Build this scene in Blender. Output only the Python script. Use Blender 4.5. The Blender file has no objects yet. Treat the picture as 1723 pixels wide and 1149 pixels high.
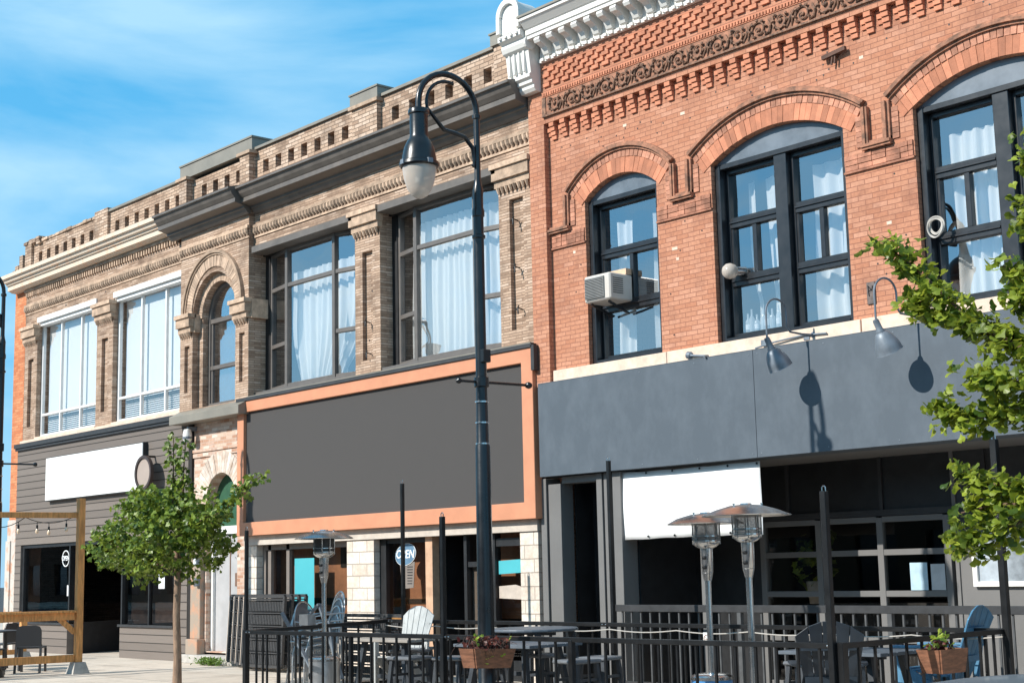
import bpy, bmesh, math, random
from math import sin, cos, pi, radians, sqrt, atan2
from mathutils import Vector, Matrix
from mathutils.geometry import tessellate_polygon
random.seed(7)
S = bpy.context.scene
C = S.collection
# ---------------------------------------------------------------- camera
cam = bpy.data.cameras.new('camera'); co = bpy.data.objects.new('camera', cam); C.objects.link(co)
co.matrix_world = Matrix(((0.6581, 0.1286, 0.7419, 16.207), (0.7527, -0.0837, -0.6531, -14.8),
                          (-0.0219, 0.9882, -0.1519, 1.64), (0, 0, 0, 1)))
cam.sensor_width = 36.0; cam.lens = 2498.35 / 1723 * 36
cam.clip_start = 0.1; cam.clip_end = 3000
S.camera = co
# ---------------------------------------------------------------- light
SUN_AZ, SUN_EL = radians(17), radians(34.7)      # azimuth measured from -y towards -x
sdir = Vector((-sin(SUN_AZ) * cos(SUN_EL), -cos(SUN_AZ) * cos(SUN_EL), sin(SUN_EL)))
sl = bpy.data.lights.new('sun', 'SUN'); so = bpy.data.objects.new('sun', sl); C.objects.link(so)
sl.energy = 5.0; sl.angle = radians(0.5); sl.color = (1.0, 0.95, 0.87)
so.rotation_euler = sdir.to_track_quat('Z', 'Y').to_euler(); so.location = (0, -30, 40)
W = bpy.data.worlds.new('World'); S.world = W; W.use_nodes = True
nt = W.node_tree; nt.nodes.clear()
def N(t, kind, **kw):
    n = t.nodes.new(kind)
    for k, v in kw.items(): setattr(n, k, v)
    return n
sky = N(nt, 'ShaderNodeTexSky', sky_type='NISHITA', sun_disc=False)
sky.sun_elevation = SUN_EL; sky.sun_rotation = atan2(sdir.x, sdir.y)
sky.air_density = 1.0; sky.dust_density = 0.3; sky.ozone_density = 1.6
hs = N(nt, 'ShaderNodeHueSaturation'); hs.inputs['Saturation'].default_value = 1.22; hs.inputs['Hue'].default_value = 0.487
tc = N(nt, 'ShaderNodeTexCoord'); mp = N(nt, 'ShaderNodeMapping')
mp.inputs['Rotation'].default_value = (0.2, 0.25, 0.6); mp.inputs['Scale'].default_value = (1.3, 2.2, 7.5)
cl = N(nt, 'ShaderNodeTexNoise'); cl.inputs['Scale'].default_value = 1.5; cl.inputs['Detail'].default_value = 10
cl.inputs['Roughness'].default_value = 0.52; cl.inputs['Distortion'].default_value = 0.5
cr = N(nt, 'ShaderNodeValToRGB'); cr.color_ramp.elements[0].position = 0.39; cr.color_ramp.elements[0].color = (0, 0, 0, 1)
cr.color_ramp.elements[1].position = 0.62; cr.color_ramp.elements[1].color = (0.9, 0.9, 0.9, 1)
mx = N(nt, 'ShaderNodeMix', data_type='RGBA'); mx.inputs['B'].default_value = (3.3, 5.6, 7.3, 1)
bg = N(nt, 'ShaderNodeBackground'); bg.inputs['Strength'].default_value = 0.12
ow = N(nt, 'ShaderNodeOutputWorld')
L = nt.links.new
L(sky.outputs[0], hs.inputs['Color']); L(tc.outputs['Generated'], mp.inputs[0]); L(mp.outputs[0], cl.inputs[0]); L(cl.outputs[0], cr.inputs[0])
fx = N(nt, 'ShaderNodeMix', data_type='RGBA'); fx.inputs['Factor'].default_value = 0.62; fx.inputs['B'].default_value = (0.75, 3.5, 6.4, 1)
# the clear blue deepens towards the zenith
sz = N(nt, 'ShaderNodeSeparateXYZ'); L(tc.outputs['Generated'], sz.inputs[0])
zr = N(nt, 'ShaderNodeMapRange', interpolation_type='SMOOTHSTEP'); zr.inputs['From Min'].default_value = .42; zr.inputs['From Max'].default_value = .95; zr.inputs['To Min'].default_value = 1; zr.inputs['To Max'].default_value = .3
L(sz.outputs[2], zr.inputs['Value']); zm = N(nt, 'ShaderNodeVectorMath', operation='SCALE'); zm.inputs[0].default_value = (0.72, 4.25, 7.7); L(zr.outputs[0], zm.inputs['Scale']); L(zm.outputs[0], fx.inputs['B'])
L(hs.outputs[0], fx.inputs['A'])
L(cr.outputs[0], mx.inputs['Factor']); L(fx.outputs['Result'], mx.inputs['A']); L(mx.outputs['Result'], bg.inputs[0]); L(bg.outputs[0], ow.inputs[0])
S.view_settings.view_transform = 'Standard'; S.view_settings.look = 'None'; S.view_settings.exposure = 0.27; S.view_settings.gamma = 1
S.render.engine = 'CYCLES'
S.cycles.max_bounces = 8; S.cycles.transparent_max_bounces = 16
S.cycles.use_denoising = True
# ---------------------------------------------------------------- mesh helper
class MB:
    def __init__(s): s.v = []; s.f = []
    def add(s, vs, fs):
        o = len(s.v); s.v += [tuple(p) for p in vs]; s.f += [tuple(o + i for i in f) for f in fs]; return s
    def box(s, x0, x1, y0, y1, z0, z1):
        return s.add([(x0,y0,z0),(x1,y0,z0),(x1,y1,z0),(x0,y1,z0),(x0,y0,z1),(x1,y0,z1),(x1,y1,z1),(x0,y1,z1)],
                     [(0,3,2,1),(4,5,6,7),(0,1,5,4),(1,2,6,5),(2,3,7,6),(3,0,4,7)])
    def hexa(s, b, t):       # bottom quad, top quad (ccw seen from above)
        return s.add(list(b) + list(t), [(3,2,1,0),(4,5,6,7),(0,1,5,4),(1,2,6,5),(2,3,7,6),(3,0,4,7)])
    def prism(s, poly, a0, a1, ax='y', holes=()):
        # polygon (u,w) extruded along ax.  ax y: (x,z); x: (y,z); z: (x,y)
        def P(p, a): return (p[0], a, p[1]) if ax == 'y' else ((a, p[0], p[1]) if ax == 'x' else (p[0], p[1], a))
        loops = [list(poly)] + [list(h) for h in holes]
        flat = [p for l in loops for p in l]; n = len(flat)
        tris = tessellate_polygon([[Vector((p[0], p[1], 0)) for p in l] for l in loops])
        vs = [P(p, a0) for p in flat] + [P(p, a1) for p in flat]
        fs = []
        for t in tris:
            a, b, c = [flat[i] for i in t]
            cr_ = (b[0]-a[0])*(c[1]-a[1]) - (b[1]-a[1])*(c[0]-a[0])
            t = tuple(t) if cr_ > 0 else tuple(reversed(t))
            if ax == 'x' or ax == 'z': fs += [tuple(reversed(t)), tuple(i + n for i in t)]
            else: fs += [t, tuple(i + n for i in reversed(t))]
        o = 0
        for li, l in enumerate(loops):
            m = len(l); ar = sum(l[i][0]*l[(i+1)%m][1] - l[(i+1)%m][0]*l[i][1] for i in range(m))
            ccw = (ar > 0) == (li == 0)
            for i in range(m):
                a, b = o + i, o + (i+1) % m
                q = (a, b, b + n, a + n)
                if ccw != (ax != 'y'): q = tuple(reversed(q))
                fs.append(q)
            o += m
        return s.add(vs, fs)
    def tube(s, pts, r, n=8, cap=True):
        pts = [Vector(p) for p in pts]; m = len(pts); R = r if isinstance(r, (list, tuple)) else [r] * m
        vs = []; fs = []; up = None
        for i, p in enumerate(pts):
            t = (pts[min(i+1, m-1)] - pts[max(i-1, 0)])
            t = t.normalized() if t.length > 1e-9 else Vector((0,0,1))
            if up is None: up = t.orthogonal().normalized()
            up = (up - t * up.dot(t)); up = up.normalized() if up.length > 1e-6 else t.orthogonal().normalized()
            w = t.cross(up)
            for k in range(n):
                a = 2 * pi * k / n; vs.append(p + (up * cos(a) + w * sin(a)) * R[i])
        for i in range(m - 1):
            for k in range(n):
                a, b = i*n + k, i*n + (k+1) % n; fs.append((a, b, b + n, a + n))
        if cap: fs += [tuple(reversed(range(n))), tuple((m-1)*n + k for k in range(n))]
        return s.add(vs, fs)
    def bar(s, p, q, w, h, up=(0,0,1)):
        p = Vector(p); q = Vector(q); t = (q - p).normalized(); u = Vector(up)
        if abs(t.dot(u)) > .98: u = Vector((0, 1, 0))
        a = t.cross(u).normalized(); b = a.cross(t).normalized(); a = a * w / 2; b = b * h / 2
        return s.add([p-a-b, p+a-b, p+a+b, p-a+b, q-a-b, q+a-b, q+a+b, q-a+b], [(0,1,2,3),(7,6,5,4),(1,0,4,5),(2,1,5,6),(3,2,6,7),(0,3,7,4)])
    def lathe(s, prof, c=(0,0,0), n=24, axis=None):
        c = Vector(c); q = Vector((0,0,1)).rotation_difference(Vector(axis)) if axis else None
        vs = []; fs = []; m = len(prof)
        for (r, z) in prof:
            for k in range(n):
                a = 2*pi*k/n; p = Vector((r*cos(a), r*sin(a), z))
                if q: p = q @ p
                vs.append(c + p)
        for i in range(m-1):
            for k in range(n):
                a, b = i*n+k, i*n+(k+1)%n; fs.append((a, b, b+n, a+n))
        rs = [p[0] for p in prof]
        if m >= 4 and abs(rs[0]-rs[-1]) < 1e-6 and min(rs[1:-1]) >= rs[0]-1e-6 and max(rs) > rs[0]+1e-6:      # a ring: close the loop
            for k in range(n):
                a, b = (m-1)*n+k, (m-1)*n+(k+1)%n; fs.append((a, b, (k+1)%n, k))
            return s.add(vs, fs)
        if prof[0][0] > 1e-4: fs.append(tuple(reversed(range(n))))
        if prof[-1][0] > 1e-4: fs.append(tuple((m-1)*n+k for k in range(n)))
        return s.add(vs, fs)
    def build(s, name, mat, parent=None, smooth=False, bevel=0.0, auto=None):
        me = bpy.data.meshes.new(name); off = parent.matrix_world.translation if parent else Vector((0,0,0))
        if parent: off = wloc(parent)
        me.from_pydata([Vector(p) - off for p in s.v], [], s.f); me.update()
        o = bpy.data.objects.new(name, me); C.objects.link(o)
        if parent: o.parent = parent
        if mat: me.materials.append(mat)
        if smooth:
            for p in me.polygons: p.use_smooth = True
            if auto is not False: me.set_sharp_from_angle(angle=radians(auto or 40))
        if bevel:
            b = o.modifiers.new('bevel', 'BEVEL'); b.width = bevel; b.segments = 1; b.limit_method = 'ANGLE'
        return o
def wloc(o):
    p = Vector((0,0,0))
    while o: p = p + o.location; o = o.parent
    return p
def tag(o, label, cat, group=None):
    o['label'] = label; o['category'] = cat
    if group: o['group'] = group
    return o
def thing(name, label, cat, loc=(0,0,0), group=None):
    o = bpy.data.objects.new(name, None); C.objects.link(o); o.location = loc; o.empty_display_size = .2
    return tag(o, label, cat, group)
def struct(o, kind='structure'): o['kind'] = kind; return o
def copy_tree(o, parent=None):
    c = o.copy(); C.objects.link(c)
    if parent: c.parent = parent
    for ch in list(o.children): copy_tree(ch, c)
    return c
def place(o, loc, rz=0, label=None, group=None):
    o.location = loc; o.rotation_euler = (0, 0, rz)
    if label: o['label'] = label
    if group: o['group'] = group
    return o
def arc(cx, cz, r, a0, a1, n): return [(cx + r*cos(radians(a0 + (a1-a0)*i/n)), cz + r*sin(radians(a0 + (a1-a0)*i/n))) for i in range(n+1)]
# ---------------------------------------------------------------- materials
def newmat(name):
    m = bpy.data.materials.new(name); m.use_nodes = True; t = m.node_tree
    return m, t, t.nodes['Principled BSDF']
def mat(name, col, rough=.6, metal=0.0, var=.12, scale=6.0, bump=.0, bscale=60.0, stretch=(1,1,1), spec=None, alt=None, island=0.0, coat=0.0, cov=(.35,.65)):
    m, t, b = newmat(name); l = t.links.new
    c = N(t, 'ShaderNodeTexCoord'); mp = N(t, 'ShaderNodeMapping'); mp.inputs['Scale'].default_value = stretch
    l(c.outputs['Object'], mp.inputs[0])
    n = N(t, 'ShaderNodeTexNoise'); n.inputs['Scale'].default_value = scale; n.inputs['Detail'].default_value = 6; n.inputs['Roughness'].default_value = .62
    l(mp.outputs[0], n.inputs[0])
    r = N(t, 'ShaderNodeValToRGB'); e = r.color_ramp.elements
    e[0].position, e[1].position = cov
    a2 = alt or tuple(x*(1+var) for x in col)
    e[0].color = (*[x*(1-var) for x in col], 1); e[1].color = (*a2, 1)
    l(n.outputs[0], r.inputs[0]); out = r.outputs[0]
    if island:
        g = N(t, 'ShaderNodeNewGeometry'); mr = N(t, 'ShaderNodeMapRange'); mr.inputs['To Min'].default_value = 1-island; mr.inputs['To Max'].default_value = 1+island
        l(g.outputs['Random Per Island'], mr.inputs['Value'])
        mm = N(t, 'ShaderNodeVectorMath', operation='SCALE'); l(out, mm.inputs[0]); l(mr.outputs[0], mm.inputs['Scale']); out = mm.outputs[0]
    l(out, b.inputs['Base Color'])
    b.inputs['Metallic'].default_value = metal
    if spec is not None: b.inputs['Specular IOR Level'].default_value = spec
    if coat: b.inputs['Coat Weight'].default_value = coat; b.inputs['Coat Roughness'].default_value = .08
    rr = N(t, 'ShaderNodeMapRange'); rr.inputs['To Min'].default_value = max(.03, rough-.1); rr.inputs['To Max'].default_value = min(1, rough+.1)
    l(n.outputs[0], rr.inputs['Value']); l(rr.outputs[0], b.inputs['Roughness'])
    if bump:
        n2 = N(t, 'ShaderNodeTexNoise'); n2.inputs['Scale'].default_value = bscale; n2.inputs['Detail'].default_value = 4; l(mp.outputs[0], n2.inputs[0])
        bp = N(t, 'ShaderNodeBump'); bp.inputs['Strength'].default_value = bump; bp.inputs['Distance'].default_value = .01
        l(n2.outputs[0], bp.inputs['Height']); l(bp.outputs[0], b.inputs['Normal'])
    return m
def brick(name, ramp, mortar, bw, bh, ms=.05, stain=((.06,.045,.035),.35,1.3), bump=.5, off=.5, mfac=1.0, swap=False):
    m, t, b = newmat(name); l = t.links.new
    c = N(t, 'ShaderNodeTexCoord'); sx = N(t, 'ShaderNodeSeparateXYZ'); l(c.outputs['Object'], sx.inputs[0])
    ad = N(t, 'ShaderNodeMath', operation='ADD'); l(sx.outputs[0], ad.inputs[0]); l(sx.outputs[1], ad.inputs[1])
    cx = N(t, 'ShaderNodeCombineXYZ'); l(ad.outputs[0], cx.inputs[1 if swap else 0]); l(sx.outputs[2], cx.inputs[0 if swap else 1])
    # slight wobble so joints are not ruler straight
    wn = N(t, 'ShaderNodeTexNoise'); wn.inputs['Scale'].default_value = 3.0; l(cx.outputs[0], wn.inputs[0])
    wv = N(t, 'ShaderNodeVectorMath', operation='SCALE'); wv.inputs['Scale'].default_value = .012; l(wn.outputs['Color'], wv.inputs[0])
    wa = N(t, 'ShaderNodeVectorMath', operation='ADD'); l(cx.outputs[0], wa.inputs[0]); l(wv.outputs[0], wa.inputs[1])
    k = N(t, 'ShaderNodeTexBrick'); k.offset = off; k.inputs['Scale'].default_value = 1; k.inputs['Brick Width'].default_value = bw; k.inputs['Row Height'].default_value = bh
    k.inputs['Mortar Size'].default_value = ms * bh; k.inputs['Mortar Smooth'].default_value = .25; k.inputs['Bias'].default_value = 0
    k.inputs['Color1'].default_value = (0,0,0,1); k.inputs['Color2'].default_value = (1,1,1,1); k.inputs['Mortar'].default_value = (.5,.5,.5,1)
    l(wa.outputs[0], k.inputs[0])
    r = N(t, 'ShaderNodeValToRGB'); e = r.color_ramp.elements
    while len(e) < len(ramp): e.new(.5)
    for i, (p, col) in enumerate(ramp): e[i].position = p; e[i].color = (*col, 1)
    l(k.outputs['Color'], r.inputs[0])
    # fine per-face noise
    fn = N(t, 'ShaderNodeTexNoise'); fn.inputs['Scale'].default_value = 22; fn.inputs['Detail'].default_value = 5; l(c.outputs['Object'], fn.inputs[0])
    fr = N(t, 'ShaderNodeMapRange'); fr.inputs['To Min'].default_value = .72; fr.inputs['To Max'].default_value = 1.28; l(fn.outputs[0], fr.inputs['Value'])
    fm = N(t, 'ShaderNodeVectorMath', operation='SCALE'); l(r.outputs[0], fm.inputs[0]); l(fr.outputs[0], fm.inputs['Scale'])
    # soot stains
    sn = N(t, 'ShaderNodeTexNoise'); sn.inputs['Scale'].default_value = stain[2]; sn.inputs['Detail'].default_value = 8; sn.inputs['Roughness'].default_value = .7; l(c.outputs['Object'], sn.inputs[0])
    sr = N(t, 'ShaderNodeMapRange'); sr.inputs['From Min'].default_value = .48; sr.inputs['From Max'].default_value = .72; sr.inputs['To Max'].default_value = stain[1]; l(sn.outputs[0], sr.inputs['Value'])
    m1 = N(t, 'ShaderNodeMix', data_type='RGBA'); l(sr.outputs[0], m1.inputs['Factor']); l(fm.outputs[0], m1.inputs['A']); m1.inputs['B'].default_value = (*stain[0], 1)
    mf = N(t, 'ShaderNodeMath', operation='MULTIPLY'); mf.inputs[1].default_value = mfac; l(k.outputs['Fac'], mf.inputs[0])
    m2 = N(t, 'ShaderNodeMix', data_type='RGBA'); l(mf.outputs[0], m2.inputs['Factor']); l(m1.outputs['Result'], m2.inputs['A']); m2.inputs['B'].default_value = (*mortar, 1)
    l(m2.outputs['Result'], b.inputs['Base Color']); b.inputs['Roughness'].default_value = .88; b.inputs['Specular IOR Level'].default_value = .25
    h = N(t, 'ShaderNodeMath', operation='MULTIPLY_ADD'); h.inputs[1].default_value = -1.0; l(k.outputs['Fac'], h.inputs[0]); 
    hn = N(t, 'ShaderNodeMath', operation='MULTIPLY'); hn.inputs[1].default_value = .7; l(fn.outputs[0], hn.inputs[0]); l(hn.outputs[0], h.inputs[2])
    hk = N(t, 'ShaderNodeMath', operation='MULTIPLY_ADD'); hk.inputs[1].default_value = .35; l(k.outputs['Color'], hk.inputs[0]); l(h.outputs[0], hk.inputs[2])
    bp = N(t, 'ShaderNodeBump'); bp.inputs['Strength'].default_value = bump; bp.inputs['Distance'].default_value = .012; l(hk.outputs[0], bp.inputs['Height']); l(bp.outputs[0], b.inputs['Normal'])
    return m
def planks(name, col, pitch, var=.25, rough=.7, axis=2):
    m, t, b = newmat(name); l = t.links.new
    c = N(t, 'ShaderNodeTexCoord'); sx = N(t, 'ShaderNodeSeparateXYZ'); l(c.outputs['Object'], sx.inputs[0])
    dv = N(t, 'ShaderNodeMath', operation='DIVIDE'); dv.inputs[1].default_value = pitch; l(sx.outputs[axis], dv.inputs[0])
    fl = N(t, 'ShaderNodeMath', operation='FLOOR'); l(dv.outputs[0], fl.inputs[0])
    wn = N(t, 'ShaderNodeTexWhiteNoise', noise_dimensions='1D'); l(fl.outputs[0], wn.inputs['W'])
    mp = N(t, 'ShaderNodeMapping'); mp.inputs['Scale'].default_value = (1.5, 1.5, 30) if axis == 2 else (30, 1.5, 1.5)
    l(c.outputs['Object'], mp.inputs[0]); n = N(t, 'ShaderNodeTexNoise'); n.inputs['Scale'].default_value = 2; n.inputs['Detail'].default_value = 6; l(mp.outputs[0], n.inputs[0])
    a = N(t, 'ShaderNodeMath', operation='ADD'); l(wn.outputs['Value'], a.inputs[0]); l(n.outputs[0], a.inputs[1])
    mr = N(t, 'ShaderNodeMapRange'); mr.inputs['From Max'].default_value = 2; mr.inputs['To Min'].default_value = 1-var; mr.inputs['To Max'].default_value = 1+var; l(a.outputs[0], mr.inputs['Value'])
    rgb = N(t, 'ShaderNodeRGB'); rgb.outputs[0].default_value = (*col, 1)
    vm = N(t, 'ShaderNodeVectorMath', operation='SCALE'); l(rgb.outputs[0], vm.inputs[0]); l(mr.outputs[0], vm.inputs['Scale']); l(vm.outputs[0], b.inputs['Base Color'])
    b.inputs['Roughness'].default_value = rough
    bp = N(t, 'ShaderNodeBump'); bp.inputs['Strength'].default_value = .25; bp.inputs['Distance'].default_value = .006; l(n.outputs[0], bp.inputs['Height']); l(bp.outputs[0], b.inputs['Normal'])
    return m
def glassmat(name, tint=(.8,.84,.86), ior=1.75, wav=.04, extra=0.0, rough=0.0):
    m = bpy.data.materials.new(name); m.use_nodes = True; t = m.node_tree; t.nodes.clear(); l = t.links.new
    o = N(t, 'ShaderNodeOutputMaterial'); mx_ = N(t, 'ShaderNodeMixShader'); tr = N(t, 'ShaderNodeBsdfTransparent'); gl = N(t, 'ShaderNodeBsdfGlossy')
    tr.inputs[0].default_value = (*tint, 1); gl.inputs['Roughness'].default_value = rough; gl.inputs[0].default_value = (.95, .97, 1, 1)
    c = N(t, 'ShaderNodeTexCoord'); n = N(t, 'ShaderNodeTexNoise'); n.inputs['Scale'].default_value = 1.7; n.inputs['Detail'].default_value = 1; l(c.outputs['Object'], n.inputs[0])
    bp = N(t, 'ShaderNodeBump'); bp.inputs['Strength'].default_value = wav; bp.inputs['Distance'].default_value = .2; l(n.outputs[0], bp.inputs['Height']); l(bp.outputs[0], gl.inputs['Normal'])
    g = N(t, 'ShaderNodeNewGeometry'); dt = N(t, 'ShaderNodeVectorMath', operation='DOT_PRODUCT'); l(g.outputs['Normal'], dt.inputs[0]); l(g.outputs['Incoming'], dt.inputs[1])
    ab = N(t, 'ShaderNodeMath', operation='ABSOLUTE'); l(dt.outputs['Value'], ab.inputs[0])
    om = N(t, 'ShaderNodeMath', operation='SUBTRACT'); om.inputs[0].default_value = 1; l(ab.outputs[0], om.inputs[1])
    pw = N(t, 'ShaderNodeMath', operation='POWER'); pw.inputs[1].default_value = 4; l(om.outputs[0], pw.inputs[0])
    f0 = ((ior-1)/(ior+1))**2 + extra
    ad = N(t, 'ShaderNodeMath', operation='MULTIPLY_ADD', use_clamp=True); ad.inputs[1].default_value = 1-f0; ad.inputs[2].default_value = f0; l(pw.outputs[0], ad.inputs[0])
    l(ad.outputs[0], mx_.inputs[0]); l(tr.outputs[0], mx_.inputs[1]); l(gl.outputs[0], mx_.inputs[2]); l(mx_.outputs[0], o.inputs[0])
    return m
def clothmat(name, col=(.8,.8,.78), trans=.35):
    m, t, b = newmat(name); l = t.links.new
    tl = N(t, 'ShaderNodeBsdfTranslucent'); tl.inputs[0].default_value = (*col, 1); mx_ = N(t, 'ShaderNodeMixShader'); mx_.inputs[0].default_value = trans
    b.inputs['Base Color'].default_value = (*col, 1); b.inputs['Roughness'].default_value = .9
    l(b.outputs[0], mx_.inputs[1]); l(tl.outputs[0], mx_.inputs[2]); l(mx_.outputs[0], t.nodes['Material Output'].inputs[0])
    return m
def leafmat(name, c0, c1, trans=.4):
    m, t, b = newmat(name); l = t.links.new
    g = N(t, 'ShaderNodeNewGeometry'); r = N(t, 'ShaderNodeValToRGB'); r.color_ramp.elements[0].color = (*c0, 1); r.color_ramp.elements[1].color = (*c1, 1)
    l(g.outputs['Random Per Island'], r.inputs[0]); l(r.outputs[0], b.inputs['Base Color']); b.inputs['Roughness'].default_value = .42; b.inputs['Specular IOR Level'].default_value = .45
    tl = N(t, 'ShaderNodeBsdfTranslucent'); hv = N(t, 'ShaderNodeHueSaturation'); hv.inputs['Value'].default_value = 1.6; hv.inputs['Hue'].default_value = .48
    l(r.outputs[0], hv.inputs['Color']); l(hv.outputs[0], tl.inputs[0])
    mx_ = N(t, 'ShaderNodeMixShader'); mx_.inputs[0].default_value = trans; l(b.outputs[0], mx_.inputs[1]); l(tl.outputs[0], mx_.inputs[2]); l(mx_.outputs[0], t.nodes['Material Output'].inputs[0])
    return m
M = {}
M['tan'] = brick('tan_roman_brick', [(0,(.3,.2,.14)),(.25,(.42,.29,.21)),(.6,(.5,.355,.26)),(1,(.57,.43,.335))], (.24,.165,.12), .29, .0445, .13, ((.085,.055,.04), .85, 1.15), .6)
M['tanp'] = brick('tan_parapet_brick', [(0,(.33,.22,.155)),(.3,(.46,.325,.235)),(.65,(.52,.375,.275)),(1,(.6,.46,.36))], (.22,.155,.115), .22, .069, .11, ((.07,.045,.035), .8, 1.3), .8)
M['red'] = brick('red_brick', [(0,(.44,.19,.113)),(.3,(.475,.218,.133)),(.7,(.5,.236,.147)),(1,(.54,.272,.18))], (.27,.118,.08), .205, .0635, .08, ((.22,.1,.07), .6, 2.2), .4)
M['orangebrick'] = brick('orange_brick', [(0,(.5,.16,.07)),(.5,(.6,.22,.1)),(1,(.66,.28,.14))], (.4,.18,.1), .22, .0667, .1, ((.2,.06,.03), .4, 1.2), .35)
M['oldbrick'] = brick('worn_painted_brick', [(0,(.38,.2,.13)),(.4,(.52,.33,.24)),(.75,(.6,.45,.36)),(1,(.68,.58,.5))], (.5,.4,.33), .22, .0667, .1, ((.68,.62,.56), .7, 2.0), .4)
M['stone'] = brick('split_stone_block', [(0,(.58,.5,.43)),(.5,(.65,.58,.51)),(1,(.72,.66,.59))], (.38,.32,.27), .42, .2, .04, ((.5,.33,.2), .45, 4.0), .8)
M['redvous'] = mat('red_arch_brick', (.5,.2,.115), .88, island=.25, var=.15, bump=.3)
M['tanvous'] = mat('tan_arch_brick', (.46,.33,.24), .88, island=.22, var=.2, bump=.4)
M['terra'] = mat('sooty_terracotta', (.27,.145,.095), .85, var=.45, scale=9, alt=(.45,.205,.125), bump=.5, bscale=30)
M['redplain'] = mat('red_corbel_brick', (.5,.2,.115), .88, island=.16, var=.18, bump=.3)
M['tanplain'] = mat('tan_moulded_brick', (.42,.3,.215), .88, island=.3, var=.3, bump=.4)
M['darkmetal'] = mat('brown_grey_painted_tin', (.125,.108,.095), .5, var=.2, scale=3, bump=.1, bscale=8)
M['greymetal'] = mat('olive_grey_flashing', (.23,.21,.175), .5, var=.1, scale=2)
M['cream'] = mat('peeling_cream_paint', (.74,.62,.5), .7, var=.12, scale=5, bump=.3, alt=(.72,.42,.27), cov=(.52,.74))
M['white'] = mat('white_paint', (.8,.79,.76), .5, var=.06, scale=4, bump=.08)
M['whitecorn'] = mat('weathered_white_paint', (.78,.76,.72), .6, var=.08, scale=4, alt=(.6,.5,.42), cov=(.6,.85), bump=.15)
M['alu'] = mat('white_aluminium', (.74,.74,.73), .4, var=.05)
M['bronze'] = mat('bronze_window_frame', (.13,.115,.105), .42, var=.1)
M['blackframe'] = mat('blue_black_gloss_paint', (.013,.015,.019), .34, var=.2, coat=.2)
M['black'] = mat('black_paint', (.012,.013,.015), .5, var=.3)
M['blackmetal'] = mat('black_powder_coat', (.005,.0055,.0065), .38, var=.25, bump=.05)
M['lampblack'] = mat('glossy_black_cast_iron', (.006,.008,.011), .3, var=.25, bump=.06, bscale=25, coat=.1)
M['orange'] = mat('terracotta_orange_paint', (.57,.245,.137), .6, var=.06, scale=3, bump=.08, bscale=15)
M['panel'] = mat('flat_grey_panel', (.07,.066,.065), .75, var=.02, spec=.2)
M['fascia'] = mat('blue_grey_render', (.082,.103,.127), .6, var=.06, scale=3.0, bump=.12, bscale=14, stretch=(1.3,1,.8), alt=(.104,.128,.155), cov=(.42,.78), spec=.35)
M['sill'] = mat('pale_sandstone', (.68,.53,.42), .85, var=.14, scale=7, bump=.3)
M['siding'] = planks('grey_stained_boards', (.17,.142,.124), .165, .22)
M['signwhite'] = mat('blank_white_board', (.86,.86,.84), .45, var=.015)
M['banner'] = mat('white_vinyl_banner', (.88,.88,.87), .45, var=.015, bump=.05, bscale=4)
M['glass'] = glassmat('window_glass', (.97,.98,.98), 1.8, .03, .3)
M['shopglass'] = glassmat('shop_window_glass', (.75,.72,.68), 1.5, .0035)
M['glasslow'] = glassmat('office_window_glass', (.95,.96,.97), 1.6, .02, .12)
M['curtain'] = clothmat('white_net_curtain', (.95,.95,.93), .2)
M['blind'] = clothmat('white_blind', (.8,.81,.8), .1)
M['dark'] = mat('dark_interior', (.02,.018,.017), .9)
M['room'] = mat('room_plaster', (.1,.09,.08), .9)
M['brownroom'] = mat('brown_interior_and_reflection', (.34,.16,.085), .8, var=.3, scale=2)
M['pavement'] = None
M['wood'] = mat('orange_stained_timber', (.62,.29,.095), .65, var=.3, scale=3, stretch=(9,9,1.2), bump=.15)
M['planter'] = mat('red_brown_cedar', (.2,.085,.045), .7, var=.35, scale=4, stretch=(2,2,9), bump=.25)
M['steel'] = mat('brushed_stainless', (.62,.62,.62), .22, 1.0, var=.08, scale=3, stretch=(1,1,.3))
M['galv'] = mat('dull_galvanised_grey', (.17,.2,.235), .5, .3, var=.2, scale=6, bump=.05)
M['darksteel'] = mat('dark_steel_mesh', (.05,.05,.05), .5, .4, var=.2)
M['adirgrey'] = mat('light_grey_slats', (.4,.42,.42), .6, var=.15, scale=5, stretch=(4,4,.8), bump=.15)  # paler than the other slatted chairs
M['adirnavy'] = mat('dark_navy_slats', (.022,.032,.045), .45, var=.2)
M['adirsky'] = mat('sky_lit_blue_slats', (.07,.2,.33), .5, var=.2, scale=5, stretch=(4,4,.8))  # blue of the skylight put into the colour of grey-black slats
M['tabletop'] = mat('slate_grey_tabletop', (.1,.12,.145), .45, var=.15)
M['stool'] = mat('charcoal_stool', (.035,.042,.052), .45, var=.2)
M['wicker'] = mat('charcoal_wicker', (.04,.04,.042), .6, var=.3, scale=40)
M['plastic'] = mat('dark_grey_resin', (.03,.031,.034), .45, var=.2, scale=80, bump=.2, bscale=200)
M['bark'] = mat('pale_brown_bark', (.26,.17,.115), .9, var=.35, scale=8, stretch=(3,3,.6), bump=.6, bscale=30)
M['twig'] = mat('brown_twig', (.12,.075,.05), .9, var=.3)
M['leaf'] = leafmat('maple_leaf', (.035,.075,.009), (.24,.33,.045), .26)
M['ginkgo'] = leafmat('ginkgo_leaf', (.035,.08,.01), (.33,.4,.045), .36)
M['concrete'] = mat('grey_concrete', (.42,.4,.37), .9, var=.15, scale=8, bump=.3)
M['globe'] = None
M['green'] = mat('dark_green_board', (.02,.09,.045), .6, var=.1)
M['greydoor'] = mat('pale_grey_door_paint', (.4,.4,.41), .55, var=.08, scale=3)
M['taupe'] = mat('taupe_disc', (.38,.31,.27), .6, var=.03)
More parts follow.
